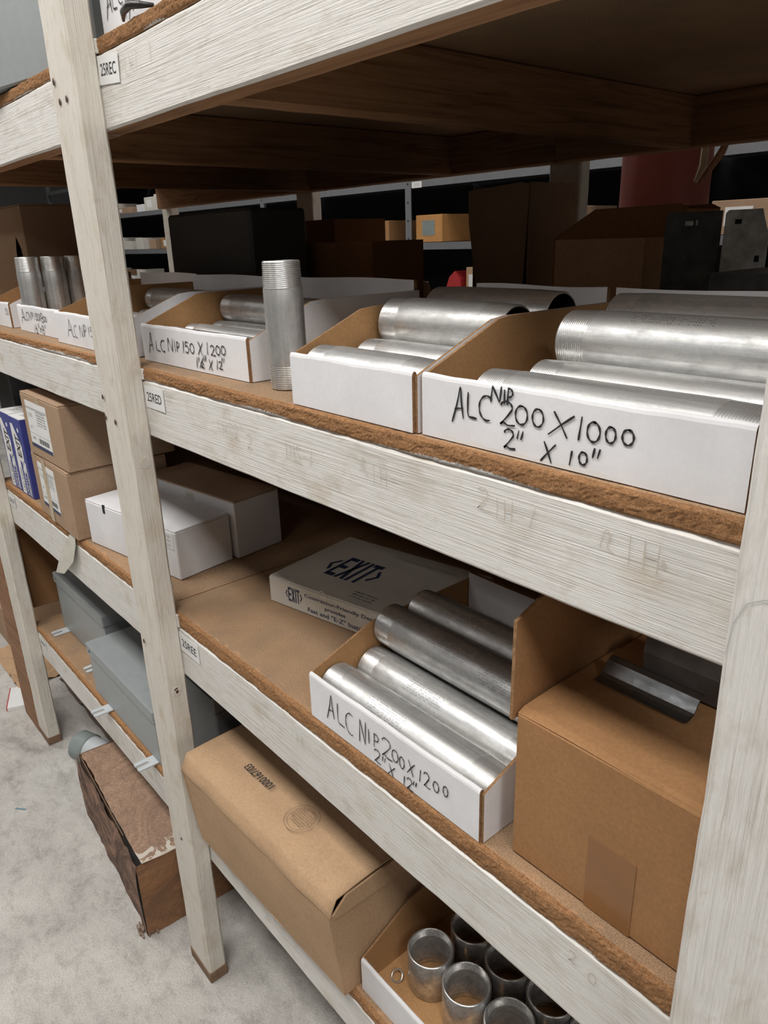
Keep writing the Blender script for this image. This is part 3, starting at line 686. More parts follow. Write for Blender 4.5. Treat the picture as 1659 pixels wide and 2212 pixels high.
# lower bin, 2 x 12
for y, z, nm in ((.0445, 0, 'front lower one'), (.107, 0, 'second lower one'), (.170, 0, 'third lower one under the stack'), (.234, 0, 'rear lower one')):
    nipple('twelve inch aluminium nipple in lower bin, ' + nm, .292, R2, (-.700 + random.uniform(-.002, .002), .003 + y - .003, ZC_ + .0035 + R2), (random.random() * 6, 0, 0), 'twelve inch nipples in the lower bin')
for o_ in [o for o in COL.objects if o.name.startswith('pipe_nipple')][:2]: dots(o_, R2, .29, math.pi * (.62 if 1 else 0) - o_.rotation_euler.x, .09)
np_ = nipple('threaded aluminium nipple resting on top of the lower bin pile, nearer one', .292, R2, (-.7015, .141, ZC_ + .0035 + R2 + .0537), (1, 0, 0), 'twelve inch nipples in the lower bin')
dots(np_, R2, .29, math.pi * .60 - np_.rotation_euler.x, .10); dots(np_, R2, .29, math.pi * .72 - np_.rotation_euler.x, .19)
np_ = nipple('threaded aluminium nipple resting on top of the lower bin pile, farther one', .292, R2, (-.703, .204, ZC_ + .0035 + R2 + .0537), (2, 0, 0), 'twelve inch nipples in the lower bin')
dots(np_, R2, .29, math.pi * .58 - np_.rotation_euler.x, .07)
# big bin 2 x 10
for k, (x, y, nm) in enumerate(((-.437, .0445, 'frontmost'), (-.434, .113, 'second'), (-.436, .201, 'third'), (-.437, .265, 'rearmost'))):
    nipple('ten inch aluminium nipple in the marked 200 X 1000 bin, %s in bottom row' % nm, .244, R2, (x, y, ZB + .0035 + R2), (k, 0, 0), 'ten inch nipples')
np_ = nipple('large shiny nipple on top of the marked 200 X 1000 bin', .244, R2, (-.4335, .157, ZB + .0035 + R2 + .0416), (4, 0, 0), 'ten inch nipples')
dots(np_, R2, .24, math.pi * .60 - np_.rotation_euler.x, .07, 30, 4)
nipple('nipple behind the top one of the 200 X 1000 bin', .244, R2, (-.4345, .2335, ZB + .0035 + R2 + .0518), (5, 0, 0), 'ten inch nipples')
# blank bin 8 inch
for k, (x, y, nm) in enumerate(((-.692, .0445, 'frontmost'), (-.689, .114, 'second'), (-.691, .198, 'third'), (-.690, .262, 'rearmost'))):
    nipple('short aluminium nipple in the blank bin, %s in bottom row' % nm, .189, R2, (x, y, ZB + .0035 + R2), (k + 2, 0, 0), 'short nipples in the blank bin')
nipple('short wide nipple on top of the blank bin, nearer', .189, R2, (-.6905, .156, ZB + .0035 + R2 + .0436), (4.4, 0, 0), 'short nipples in the blank bin')
nipple('short wide nipple on top of the blank bin, farther', .189, R2, (-.691, .230, ZB + .0035 + R2 + .0518), (5.4, 0, 0), 'short nipples in the blank bin')
# 1.5 x 12
for k in range(5):
    nipple('slim nipple in the bottom row of the 150 X 1200 bin, %s' % ('frontmost', 'second from the front', 'middle one', 'fourth from the front', 'rearmost')[k], .305, R15, (-1.169 + .018 * 0, .037 + .037 + k * .0505, ZB + .0035 + R15), (k, 0, .018), 'slim nipples in the 150 X 1200 bin')
nipple('slim nipple on top of the 150 X 1200 bin', .305, R15, (-1.169, .037 + .037 + 2.5 * .0505, ZB + .0035 + R15 + .0418), (2, 0, .018), 'slim nipples in the 150 X 1200 bin')
# bin behind post
nipple('nipple end showing in the bin behind the middle post', .300, R15, (-1.535, .2265, ZB + .0035 + R15 + .0415), (0, 0, 0))
for k in range(4): nipple('nipple in bottom row of the bin behind the middle post, %s' % ('frontmost', 'second', 'third', 'rearmost')[k], .300, R15, (-1.535, .10 + k * .0505, ZB + .0035 + R15), (k, 0, 0), 'slim nipples behind the post')
# standing nipples
nipple('single aluminium nipple standing upright on the shelf front beside the blank bin', .152, R15, (-.787, .060, ZB + .0003), (0, -math.pi / 2, 0))
for k, (x, y) in enumerate(((-1.855, .076), (-1.845, .128), (-1.842, .180))):
    nipple(('leftmost', 'second', 'third')[k] + ' upright aluminium nipple standing in the 150 X 800 bin', .155, .0255, (x, y, ZB + .0036), (0, -math.pi / 2, 0), 'upright nipples')

# ------------------------------------------------------------------ couplings
def coupling_mesh(R=.0345, H=.068, wall=.0046):
    mb = MB(); ri = R - wall; p = [(ri, .003), (ri + .001, 0), (R - .002, 0), (R, .002), (R, H - .0018), (R - .0010, H - .0004), (R - .0022, H), (ri + .0024, H), (ri + .0012, H - .0012), (ri, H - .010)]
    z = H - .010
    while z > .012: p += [(ri - .0013, z - .0011), (ri - .0013, z - .0014), (ri, z - .0025)]; z -= .0025
    p += [(ri, .003)]
    mb.lathe(p, 2, 56, 0); return mb
cme = None
cps = [(-.575, .095), (-.502, .094), (-.428, .098), (-.354, .095), (-.283, .095), (-.560, .170), (-.487, .166), (-.414, .170), (-.341, .168), (-.270, .170), (-.575, .245), (-.500, .242), (-.425, .243), (-.35, .244)]
cnames = ['leftmost of the front row', 'second of the front row', 'third of the front row', 'fourth of the front row', 'last of the front row', 'leftmost of the second row', 'second of the second row', 'third of the second row', 'fourth of the second row', 'last of the second row', 'first of the rear row', 'second of the rear row', 'third of the rear row', 'last of the rear row']
for (x, y), nm in zip(cps, cnames):
    if cme is None: o = coupling_mesh().build('pipe_coupling', M_STEEL); cme = o.data
    else: o = bpy.data.objects.new('pipe_coupling', cme); COL.objects.link(o)
    o.location = (x, y, ZD + .0036); o.rotation_euler = (0, 0, random.random() * 6)
    tag(o, 'short round steel coupling in the bottom shelf bin, ' + nm, 'coupling', 'steel couplings in the bottom bin')
o = MB().lathe([(.009 + .0015 * math.cos(a * math.pi / 6), .0015 * math.sin(a * math.pi / 6)) for a in range(13)], 2, 24).build('wire_ring', M_STEEL, None, (-.612, .06, ZD + .0085), (.6, 0, 0)); tag(o, 'small shiny wire ring beside the first coupling in the bottom bin', 'ring')

# ------------------------------------------------------------------ cartons
def carton(name, label, loc, rz, W, D, H, mats, seam=True, tape=None, cat='box', flap=.004, group=None, bulge=.0015, lid=None, r=.0018):
    """corner front-left-bottom at origin; body with separate top flaps"""
    t = thing(name, label, cat, loc, (0, 0, rz), group)
    mb = MB(); n = 8
    mb.box((0, 0, 0.0004), (W, D, H - .0035), 0, r=r); mb.build('body', mats[0], t)
    lm = mats[1] if len(mats) > 1 else mats[0]
    if seam:
        MB().box((.001, .0006, H - .0035), (W - .001, D / 2 - .0015, H), 0, r=.001).build('top_flap', lm, t)
        MB().box((.001, D / 2 + .0015, H - .0035), (W - .001, D - .0006, H), 0, r=.001).build('top_flap', lm, t)
    else:
        MB().box((.0006, .0006, H - .0035), (W - .0006, D - .0006, H), 0, r=.001).build('top_flap', lm, t)
    return t
# brown carton, C shelf right
bt = thing('shipping_box', 'plain brown carton with one flap standing up beside right post', 'box', (-.3745, .020, ZC_), (0, 0, 0))
BW, BD, BH = .246, .40, .172
MB().box((0, 0, .0004), (BW, BD, BH - .003), 0, r=.0022).build('body', M_KRAFT, bt)
mb = MB(); ns = 10; vs = []
for i in range(ns + 1):
    for j in range(5):
        x = .0012 + (BW - .0024) * i / ns; y = [.0, .010, .05, .09, .1655][j]
        vs.append((x, y + (.0005 if j == 0 else 0), BH - (.0035 if j == 0 else (.0008 if j == 1 else 0)) + .001 * math.sin(i * .7 + j)))
fs = [(i * 5 + j, i * 5 + j + 1, i * 5 + 5 + j + 1, i * 5 + 5 + j) for i in range(ns) for j in range(4)]
vs2 = [(a, b_, c - .003) for a, b_, c in vs]; o_ = len(vs)
fs += [tuple(o_ + q for q in reversed(f_)) for f_ in fs]
fs += [(j, j + 1, o_ + j + 1, o_ + j) for j in range(4)] + [(ns * 5 + j, ns * 5 + j + 1, o_ + ns * 5 + j + 1, o_ + ns * 5 + j) for j in range(4)] + [(i * 5 + 4, i * 5 + 9, o_ + i * 5 + 9, o_ + i * 5 + 4) for i in range(ns)]
mb.add(vs + vs2, fs, 0); mb.build('top_flap', M_KRAFT, bt)
MB().prism([(-.003, .160), (.37, .160), (.35, .285), (.058, .284), (.0, .264)], 0, -.0040, -.0004, (0, 0, 1)).build('raised_flap', [M_KRAFT, M_KEDGE], bt, (.0, .0, 0), (0, -.012, 0))
mb = MB(); mb.box((.088, -.0006, .0008), (.136, -.0001, .083)); mb.build('tape_patch', M_TAPE, bt, label='glossy tape patch on the front')
# metal strut clip lying on the brown carton
mb = MB(); pr = [(-.009, -.0008), (-.006, -.0020), (.000, -.0012), (.006, .002), (.010, .008), (.014, .013), (.0200, .0155), (.0235, .0145), (.0232, .0130), (.0200, .0138), (.0152, .0115), (.0115, .0065), (.007, .0004), (.000, -.0004)]
mb.prism(pr, 0, 0, .097, (0, 0, 0)); cl = mb.build('metal_bracket', M_CLIP, None, (-.352, .120, ZC_ + BH + .0036), (0, 0, .0)); tag(cl, 'bent shiny metal strip lying on top of the brown carton', 'bracket')
# dark square tube behind it
o = MB().prism([(0, 0), (.046, 0), (.052, .008), (.050, .034), (.042, .044), (.0, .046), (-.005, .030)], 0, 0, .078, (0, 0, 0)).build('pipe_fitting', plain('brown_grey_iron', (.10, .085, .078), .6, 0, .3), None, (-.322, .152, ZC_ + BH + .004), (0, 0, .0)); tag(o, 'dark lumpy iron fitting behind the metal strip on the brown carton', 'fitting')
# EXIT carton
ex = thing('exit_sign_carton', 'flat off-white carton printed EXIT behind the lower nipple bin', 'box', (-1.030, .145, ZC_), (0, 0, .19))
EW, ED, EH = .325, .215, .050
MB().box((0, 0, .0004), (EW, ED, EH - .003), 0, r=.001).build('body', M_OFFW, ex)
MB().box((.0015, .001, EH - .003), (EW - .0015, ED - .001, EH), 0, r=.001).build('lid', M_OFFW, ex)
mb = MB()
def exit_mark(mb, mp, u0, v0, wd, h, mi=0):
    # <EXIT> drawn as heavy slanted bars
    def bar(p): mb.add([mp(u0 + a * wd, v0 + b_ * h) for a, b_ in p], [tuple(range(len(p)))], mi)
    bar([(0, .5), (.1, .78), (.13, .70), (.055, .5), (.13, .28), (.10, .2)])
    bar([(.17, 0), (.225, 0), (.225, 1), (.17, 1)]); 
    for z0 in (0, .42, .85): bar([(.22, z0), (.35, z0), (.35, z0 + .15), (.22, z0 + .15)])
    bar([(.37, 0), (.43, 0), (.555, 1), (.50, 1)]); bar([(.50, 0), (.56, 0), (.43, 1), (.37, 1)])
    bar([(.59, 0), (.645, 0), (.645, 1), (.59, 1)])
    bar([(.735, 0), (.79, 0), (.79, .88), (.735, .88)]); bar([(.67, .85), (.855, .85), (.855, 1), (.67, 1)])
    bar([(1, .5), (.9, .78), (.87, .70), (.945, .5), (.87, .28), (.90, .2)])
exit_mark(mb, lambda u, v: (u, v, EH + .0004), .055, .060, .112, .080)
mb.build('exit_logo', [M_BLUEP, M_LBLGREY], ex); mb = MB()
put_text(mb, 'LED Exit Lighting Fixture', lambda u, v: (u, v, EH + .0004), .135, .178, .012, .135, 1, .01)
mb.build('title_print', [M_BLUEP, M_LBLGREY], ex); mb = MB()
for k, (tx, u, v) in enumerate((('Die-cast housing', .145, .152), ('Universal mount', .150, .138), ('Battery backup', .222, .150), ('Two circuit', .235, .136), ('Remote capable', .225, .118))):
    put_text(mb, tx, lambda a, c: (a, c, EH + .0004), u, v, .004, .04, 1)
for k in range(3): put_text(mb, ('Ideal for retail and', 'office use, see side', 'panel for details')[k], lambda a, c: (a, c, EH + .0004), .168, .036 - k * .009, .0045, .048, 0)
put_text(mb, 'No. 100', lambda a, c: (a, c, EH + .0004), .018, .008, .005, .022, 1)
mb.build('fine_print', [M_BLUEP, M_LBLGREY], ex, kind='stuff')
mb = MB(); fpf = lambda u, v: (u, -.0005, v)
exit_mark(mb, fpf, .040, .014, .040, .026)
put_text(mb, 'Contractor-Friendly Design', fpf, .086, .030, .0085, .165, 0, .012)
put_text(mb, 'provides', fpf, .132, .0185, .008, .045, 0, .012)
put_text(mb, 'Fast and "E-Z" Installation', fpf, .092, .0065, .0085, .155, 0, .012)
mb.build('front_print', [M_BLUEP], ex)
mb = MB(); mb.lathe([(.009, 0), (.0098, .0006), (.0105, 0)], 1, 20, 0, (.128, -.0003, EH - .006)); mb.build('lid_tab', M_OFFW, ex)
# white cartons
w1 = carton('white_carton', 'long white carton with a notch, half behind the middle post', (-1.535, .012, ZC_), .165, .322, .125, .099, [M_WHITE, M_WHITE], seam=False)
MB().box((.070, -.0008, .082), (.078, .002, .0995), 0).build('notch', M_BLACK, w1)
mb = MB(); mb.box((.270, -.0006, .060), (.314, -.0001, .092), 0)
for k, s_ in enumerate(('Part 150', 'QTY 10 EA', 'LOT 2231')): put_text(mb, s_, lambda u, v: (u, -.0009, v), .273, .083 - k * .009, .005, .03, 1)
mb.build('printed_label', [M_PAPER, M_LBLGREY], w1)
w2 = carton('white_carton', 'larger white carton lying behind the notched white carton', (-1.545, .152, ZC_), .14, .318, .115, .121, [M_WHITE, M_KRAFT_D], seam=False)
mb = MB(); mb.box((.155, -.0006, .097), (.185, -.0001, .113), 0); put_text(mb, 'PARTS', lambda u, v: (u, -.0009, v), .158, .102, .006, .024, 1); mb.build('printed_label', [M_OFFW, M_LBLGREY], w2)
# two stacked kraft cartons with shipping labels
def ship_label(t, u0, v0, wd, h):
    mb = MB(); mb.box((u0, -.0007, v0), (u0 + wd, -.0001, v0 + h), 0); y = -.0010
    L = lambda u, v: (u0 + u * wd, y, v0 + v * h)
    def q(a, b_, c, d, mi): mb.add([L(a, b_), L(c, b_), L(c, d), L(a, d)], [(0, 1, 2, 3)], mi)
    q(0, 0, 1, .075, 2); q(.0, .84, 1, .846, 1); q(0, .865, 1, .871, 1); q(0, .30, 1, .304, 1)
    for k in range(14): q(.42 + k * .035, .13, .42 + k * .035 + .012 * (1 + k % 3 * .5), .24, 1)
    for k in range(6): put_text(mb, ('SHIP TO: DOCK 4', 'ELECTRICAL SUPPLY', 'WAREHOUSE', 'CARTON 1 OF 1', 'CAT NO 1500', 'QTY 25')[k], L, .48, .80 - k * .055, .028, .42, 1)
    put_text(mb, '150', L, .08, .66, .09, .2, 3); put_text(mb, '25', L, .1, .18, .05, .16, 1); put_text(mb, '8"', L, .1, .4, .07, .12, 3)
    mb.build('shipping_label', [M_PAPER, M_PRINT, M_BLUEP, M_LBLGREY], t)
k1 = carton('shipping_box', 'lower of two stacked tan cartons with a taped label', (-1.828, -.002, ZC_), -.025, .268, .22, .152, [M_KRAFT_D])
ship_label(k1, .045, .030, .125, .105)
MB().box((.085, -.0016, .001), (.112, -.0009, .150)).build('tape', M_TAPEL, k1)
k2 = carton('shipping_box', 'upper of two stacked tan cartons with a white label', (-1.806, -.006, ZC_ + .1535), .01, .252, .24, .143, [M_KRAFT_D])
ship_label(k2, .030, .022, .140, .105)
MB().box((.105, -.0009, .128), (.135, -.0001, .1425)).build('tape', M_TAPEL, k2)
# blue exit cartons
def blue_carton(label, x, y):
    t = thing('exit_sign_carton', label, 'box', (x, y, ZC_), (0, 0, .03), 'blue and white EXIT cartons')
    W, H, D = .088, .205, .26
    MB().box((0, 0, .0004), (W, D, H), 0, r=.001).build('body', M_BLUEBOX, t)
    MB().box((.0008, .0008, H), (W - .0008, D - .001, H + .0018)).build('top_panel', M_PAPER, t)
    mb = MB(); y_ = -.0006
    def pl(p, mi=0, y2=None): mb.add([(a * W, y_ if y2 is None else y2, b_ * H) for a, b_ in p], [tuple(range(len(p)))], mi)
    pl([(.10, .02), (.42, .02), (.40, .50), (.10, .52)]); pl([(.12, .52), (.75, .40), (.80, .66), (.30, .92), (.10, .92), (.10, .80)])
    pl([(.55, .32), (.80, .32), (.85, .45), (.60, .48)])
    fr = lambda u, v: (W * .66 - v, y_ - .0003, H * .50 + u)          # vertical lettering
    put_text(mb, 'EXIT', fr, .0, .0, .030, .060, 1, .03, .2)
    fr2 = lambda u, v: (W * .92 - v, y_ - .0003, H * .03 + u)
    put_text(mb, 'EMERGENCY', fr2, 0, 0, .016, .075, 0, .01); put_text(mb, 'LIGHTING', fr2, 0, .021, .015, .07, 0, .01)
    fr3 = lambda u, v: (W * .36 - v, y_ - .0003, H * .06 + u); put_text(mb, 'LED SIGN', fr3, 0, 0, .012, .06, 1)
    mb.add([(W * .72 + .006 * math.cos(a * math.pi / 8), y_, H * .86 + .006 * math.sin(a * math.pi / 8)) for a in range(16)], [tuple(range(16))], 0)
    mb.build('front_print', [M_PAPER, M_PRINT], t)
    mb = MB(); put_text(mb, 'EXIT 5', lambda u, v: (u, v, H + .0022), .03, .02, .02, .05, 0); mb.build('top_print', M_LBLGREY, t)
    return t
blue_carton('blue and white EXIT carton standing at far left, outer one', -2.108, .006)
blue_carton('blue and white EXIT carton squeezed beside the stacked tan cartons', -2.014, .007)
# dark thing left behind
o = MB().box((0, 0, 0), (.14, .5, .30), r=.004).build('storage_case', M_DGREY, None, (-2.30, .06, ZC_)); tag(o, 'dark grey case behind the leftmost blue EXIT carton', 'case')

# D shelf, hanging kraft carton
kb = thing('shipping_box', 'large light brown carton printed 1000167/03 overhanging the bottom shelf', 'box', (-1.068, -.046, ZD), (0, 0, .028))
KW, KD, KH = .425, .30, .196
mb = MB(); nx, nz = 14, 8; vs = []
def kfront(x, z):
    return .020 * (1 - z / KH) - .004 * math.sin(math.pi * z / KH) * max(0, math.sin(math.pi * x / KW)) ** .6 + .0016 * noise.noise(Vector((x * 22, z * 22, 1)))
for i in range(nx + 1):
    for j in range(nz + 1): vs.append((KW * i / nx, kfront(KW * i / nx, (KH - .03) * j / nz), .0005 + (KH - .03) * j / nz))
fs = [(i * (nz + 1) + j, (i + 1) * (nz + 1) + j, (i + 1) * (nz + 1) + j + 1, i * (nz + 1) + j + 1) for i in range(nx) for j in range(nz)]
mb.add(vs, fs, 0, True); o_ = len(mb.v)
zt = .0005 + KH - .03
mb.add([(0, .020, .0005), (KW, .020, .0005), (KW, KD, .0005), (0, KD, .0005), (0, 0, zt), (KW, 0, zt), (KW, KD, KH - .003), (0, KD, KH - .003), (KW, .030, KH - .006), (0, .030, KH - .006)],
       [(0, 3, 2, 1), (1, 2, 6, 8, 5), (0, 4, 9, 7, 3), (2, 3, 7, 6)], 0)
mb.build('body', M_KRAFT_L, kb, fix=False)
# top flap: front sloped lip + flat top, crumpled
mb = MB(); nx = 22; rows_ = [(.000, zt - .001), (.003, zt + .010), (.008, KH - .010), (.014, KH - .0015), (.05, KH + .0010), (.10, KH + .001), (.15, KH + .001), (.20, KH), (.26, KH - .0005), (.298, KH - .002)]; m_ = len(rows_); vs = []
for i in range(nx + 1):
    x = -.003 + (KW + .004) * i / nx
    for j, (y, z) in enumerate(rows_):
        q = noise.noise(Vector((x * 16, y * 20, 4))) * .0028 + noise.noise(Vector((x * 50, y * 50, 7))) * .0010
        vs.append((x, y + (kfront(min(max(x, 0), KW), zt) * .5 if j < 3 else 0) + q * .4, z + q * (1 if 0 < j else .3)))
n_ = len(vs); fs = [(i * m_ + j, i * m_ + j + 1, (i + 1) * m_ + j + 1, (i + 1) * m_ + j) for i in range(nx) for j in range(m_ - 1)]
mb.add(vs + [(a, b_ + .001, c - .0032) for a, b_, c in vs], fs + [tuple(n_ + q for q in reversed(f_)) for f_ in fs] + [(j, j + 1, n_ + j + 1, n_ + j) for j in range(m_ - 1)] + [(nx * m_ + j, nx * m_ + j + 1, n_ + nx * m_ + j + 1, n_ + nx * m_ + j) for j in range(m_ - 1)] + [(i * m_, (i + 1) * m_, n_ + (i + 1) * m_, n_ + i * m_) for i in range(nx)], 0, True)
mb.build('top_flap', M_KRAFT_L, kb, fix=False)
MB().prism([(.006, zt + .003), (.032, KH - .006), (.29, KH - .006), (.29, zt - .02), (.012, zt - .004)], 0, KW - .001, KW + .0028, (0, 0, 0)).build('side_flap', M_KRAFT_L, kb)
mb = MB(); put_text(mb, '1000167/03', lambda u, v: (.186 - u, .079 - v * 1.0, KH + .0062), .0, .0, .015, .077, 0, .012); mb.build('stamp_number', M_PRINT, kb)
mb = MB(); cx, cy = .277, .066
for r_, w_ in ((.0285, .0008), (.0235, .0005)):
    mb.ribbon([(cx + r_ * math.cos(a * math.pi / 24), cy + r_ * math.sin(a * math.pi / 24)) for a in range(49)], w_, lambda u, v: (u, v, KH + .0060))
def circ_text(s, r_, h, a0, span):
    vs, fs, asp = text_geo(s)
    mb.add([(cx + (r_ + y * h) * math.cos(math.radians(a0 - x * span)), cy + (r_ + y * h) * math.sin(math.radians(a0 - x * span)), KH + .0060) for x, y in vs], fs, 0)
circ_text('BOX MANUFACTURER CERTIFICATE', .0190, .0030, 200, 210)
for k, s_ in enumerate(('THIS SINGLEWALL BOX', 'MEETS ALL CONSTRUCTION', 'REQUIREMENTS OF APPLICABLE', 'FREIGHT CLASSIFICATION', 'BURSTING TEST  200 LBS', 'SIZE LIMIT 75 INCHES', 'GROSS WT LT 65')):
    wd = .036 * math.cos((k - 3) / 4.0); put_text(mb, s_, lambda u, v: (cx - u, cy - v, KH + .0060), -wd / 2, -.0135 + (6 - k) * .0042, .0025, wd)
mb.build('certificate_stamp', M_STAMP, kb)

# grey enclosures on D shelf bay 2
def tab(mb_parent, x, y, w=.032, l=.045):
    mb = MB(); th = .003
    # slotted foot: two prongs joined at the root
    a0, a1, a2, a3 = x, x + w * .36, x + w * .64, x + w
    mb.prism([(a0, y), (a0, y - l + .004), (a0 + .004, y - l), (a1 - .001, y - l), (a1, y - l + .002), (a1, y - l * .42), ((a1 + a2) / 2, y - l * .34), (a2, y - l * .42), (a2, y - l + .002), (a2 + .001, y - l), (a3 - .004, y - l), (a3, y - l + .004), (a3, y)], 2, .0004, th + .0006)
    mb.build('mounting_foot', M_GREYTAB, mb_parent)
def enclosure(label, loc, rz, W, D, H, tabs, lip=.032):
    t = thing('metal_enclosure', label, 'enclosure', loc, (0, 0, rz))
    MB().box((0, 0, .0035), (W, D, H - .012), 0, r=.0015).build('body', M_GREY, t)
    MB().box((-.004, -.004, H - lip), (W + .004, D + .004, H), 0, r=.003).build('cover', M_GREY, t)
    for x in tabs: tab(t, x, .001)
    mb = MB(); mb.lathe([(.0001, 0), (.0035, 0)], 1, 12); mb.build('screw_hole', M_BLACK, t, (.02, -.0046, H - lip * .5))
    return t
enclosure('nearer grey metal enclosure with slotted feet lying left of the middle post foot', (-1.695, .006, ZD), -.004, .385, .44, .142, (.08, .338))
enclosure('farther taller grey metal enclosure with slotted feet', (-2.100, .062, ZD), 0, .37, .46, .178, (.015, .275))
o = carton('shipping_box', 'brown carton standing left of the farther grey enclosure', (-2.55, .03, ZD), 0, .262, .5, .26, [M_KRAFT])
# dark cabinet behind
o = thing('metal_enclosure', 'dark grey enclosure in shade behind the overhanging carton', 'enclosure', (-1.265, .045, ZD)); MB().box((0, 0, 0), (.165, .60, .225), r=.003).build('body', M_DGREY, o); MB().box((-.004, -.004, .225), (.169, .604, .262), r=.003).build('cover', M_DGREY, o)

# ------------------------------------------------------------------ top shelf
te = thing('metal_enclosure', 'pale grey metal cabinet on the top shelf left of middle post', 'enclosure', (-1.905, -.082, ZA + .0), (0, 0, .185))
MB().box((0, 0, .0008), (.70, .35, .50), 0, r=.003).build('body', M_GREY, te)
o = MB().box((0, 0, 0), (.05, .4, .35), r=.003).build('storage_case', M_DGREY, None, (-1.165, .05, ZA)); tag(o, 'dark grey case on top shelf between the post and the white bin', 'case')
o = MB().tube([(-1.02, .006, ZA + .004), (-1.0, -.002, ZA + .008), (-.975, -.004, ZA + .010), (-.955, .0, ZA + .006), (-.94, .01, ZA + .004)], [.002, .004, .005, .004, .002], 8).build('rubber_strip', M_RUBBER); tag(o, 'black rubber strip poking out under the top shelf bin', 'rubber strip')

# ------------------------------------------------------------------ rear half of the shelves
def simple(name, label, cat, mb, mats, loc, rot=(0, 0, 0), **k):
    o = mb.build(name, mats, None, loc, rot); tag(o, label, cat, k.get('group')); return o
def openbox(label, loc, rz, W, D, H, mat, cut=None):
    t = thing('open_carton', label, 'box', loc, (0, 0, rz)); th = .004
    MB().box((0, 0, .0005), (W, D, .004)).build('box_bottom', mat, t)
    if cut: MB().prism(cut, 1, 0, th, (0, 0, 1)).build('wall_panel', [mat, M_KEDGE], t)
    else: MB().box((0, 0, .004), (W, th, H), [1, 1, 0, 0, 0, 0]).build('wall_panel', [mat, M_KEDGE], t)
    MB().box((0, D - th, .004), (W, D, H), [1, 1, 0, 0, 0, 0]).build('wall_panel', [mat, M_KEDGE], t)
    MB().box((0, th, .004), (th, D - th, H), [1, 1, 0, 0, 0, 0]).build('wall_panel', [mat, M_KEDGE], t)
    MB().box((W - th, th, .004), (W, D - th, H), [1, 1, 0, 0, 0, 0]).build('wall_panel', [mat, M_KEDGE], t)
    return t
openbox('long low brown carton with lit right end behind the white bins', (-1.93, .62, ZB), 0, .640, .15, .170, M_KRAFT)
openbox('dark brown carton with finger holes behind the long low carton', (-2.12, .83, ZB), 0, .42, .18, .228, M_KRAFT)
o = simple('storage_case', 'black bulky case at back of the shelf left of middle', 'case', MB().box((0, 0, 0), (.40, .15, .245), r=.006), M_DGREY, (-1.885, .44, ZB))
openbox('tall dark brown carton leaning near the back post', (-1.225, .86, ZB), -.03, .165, .14, .275, M_KRAFT_D, [(.025, .004), (.150, .004), (.165, .272), (.14, .276), (-.012, .268), (-.01, .2)])
ob = thing('open_carton', 'dark angled-front carton bin at back of the shelf', 'box', (-.95, .80, ZB))
MB().prism([(.0, .0005), (.27, .0005), (.27, .208), (.255, .215), (.09, .213), (0, .165)], 1, 0, .004).build('wall_panel', M_KRAFT, ob)
MB().prism([(.0, .0005), (.27, .0005), (.27, .208), (.255, .215), (.09, .213), (0, .165)], 1, .11, .114).build('wall_panel', M_KRAFT, ob)
MB().box((.266, .004, .0005), (.27, .11, .206)).build('wall_panel', M_KRAFT, ob)
MB().box((0, .004, .0005), (.266, .11, .004)).build('box_bottom', M_KRAFT, ob)
openbox('kraft carton with torn right edge below the angled bin', (-.81, .62, ZB), 0, .165, .11, .163, M_KRAFT_L)
def plate(label, loc, rz, W, H, mat, holes, chamf=0):
    t = thing('metal_plate', label, 'plate', loc, (0, 0, rz))
    MB().prism([(0, 0), (W, 0), (W, H - chamf * 3), (W - chamf, H), (0.004, H), (0, H - .004)], 1, 0, .0025, (0, 0, 0)).build('sheet', mat, t)
    MB().box((0, .0025, 0), (.0025, .03, H - .02)).build('folded_edge', mat, t)
    for (x, z, a, b_) in holes:
        MB().box((x, -.0008, z), (x + a, 0, z + b_), r=.0003).build('slot', M_BLACK if mat is M_GALV else M_GALV, t)
    return t
plate('dark metal plate standing behind the right white bin', (-.602, .600, ZB), .0, .082, .196, M_DPLATE, [(.030, .178, .012, .006), (.046, .178, .003, .007)])
plate('bright galvanised metal plate with a slot beside the dark plate', (-.515, .600, ZB), .0, .060, .196, M_GALV, [(.014, .178, .009, .006), (.003, .085, .006, .009), (.046, .13, .006, .008)], chamf=.012)
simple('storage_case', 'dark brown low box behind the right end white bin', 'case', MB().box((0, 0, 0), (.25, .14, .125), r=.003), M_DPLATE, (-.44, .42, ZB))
# boxes at the rear of other shelves; middle-shelf ones added to block rear light
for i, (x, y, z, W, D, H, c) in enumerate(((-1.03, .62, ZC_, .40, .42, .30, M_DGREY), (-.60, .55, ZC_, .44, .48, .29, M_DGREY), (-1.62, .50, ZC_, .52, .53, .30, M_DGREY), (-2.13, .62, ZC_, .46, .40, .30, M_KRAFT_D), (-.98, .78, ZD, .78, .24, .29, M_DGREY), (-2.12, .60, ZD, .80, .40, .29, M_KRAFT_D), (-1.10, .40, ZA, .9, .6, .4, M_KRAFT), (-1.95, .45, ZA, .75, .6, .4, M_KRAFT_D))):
    t = thing('storage_case', 'dark case at the back of the %s, %s' % (('middle shelf', 'middle shelf', 'middle shelf', 'middle shelf', 'bottom shelf', 'bottom shelf', 'top shelf', 'top shelf')[i], ('added to block light behind the EXIT carton', 'added to block light behind the brown carton', 'added to block light behind the white cartons', 'added to block light behind the tan cartons', 'right bay', 'left bay', 'right bay', 'left bay')[i]), 'case', (x, y, z))
    MB().box((0, 0, 0), (W, D, H - .05), r=.004).build('body', c, t); MB().box((-.003, -.003, H - .05), (W + .003, D + .003, H), r=.004).build('lid', c, t)
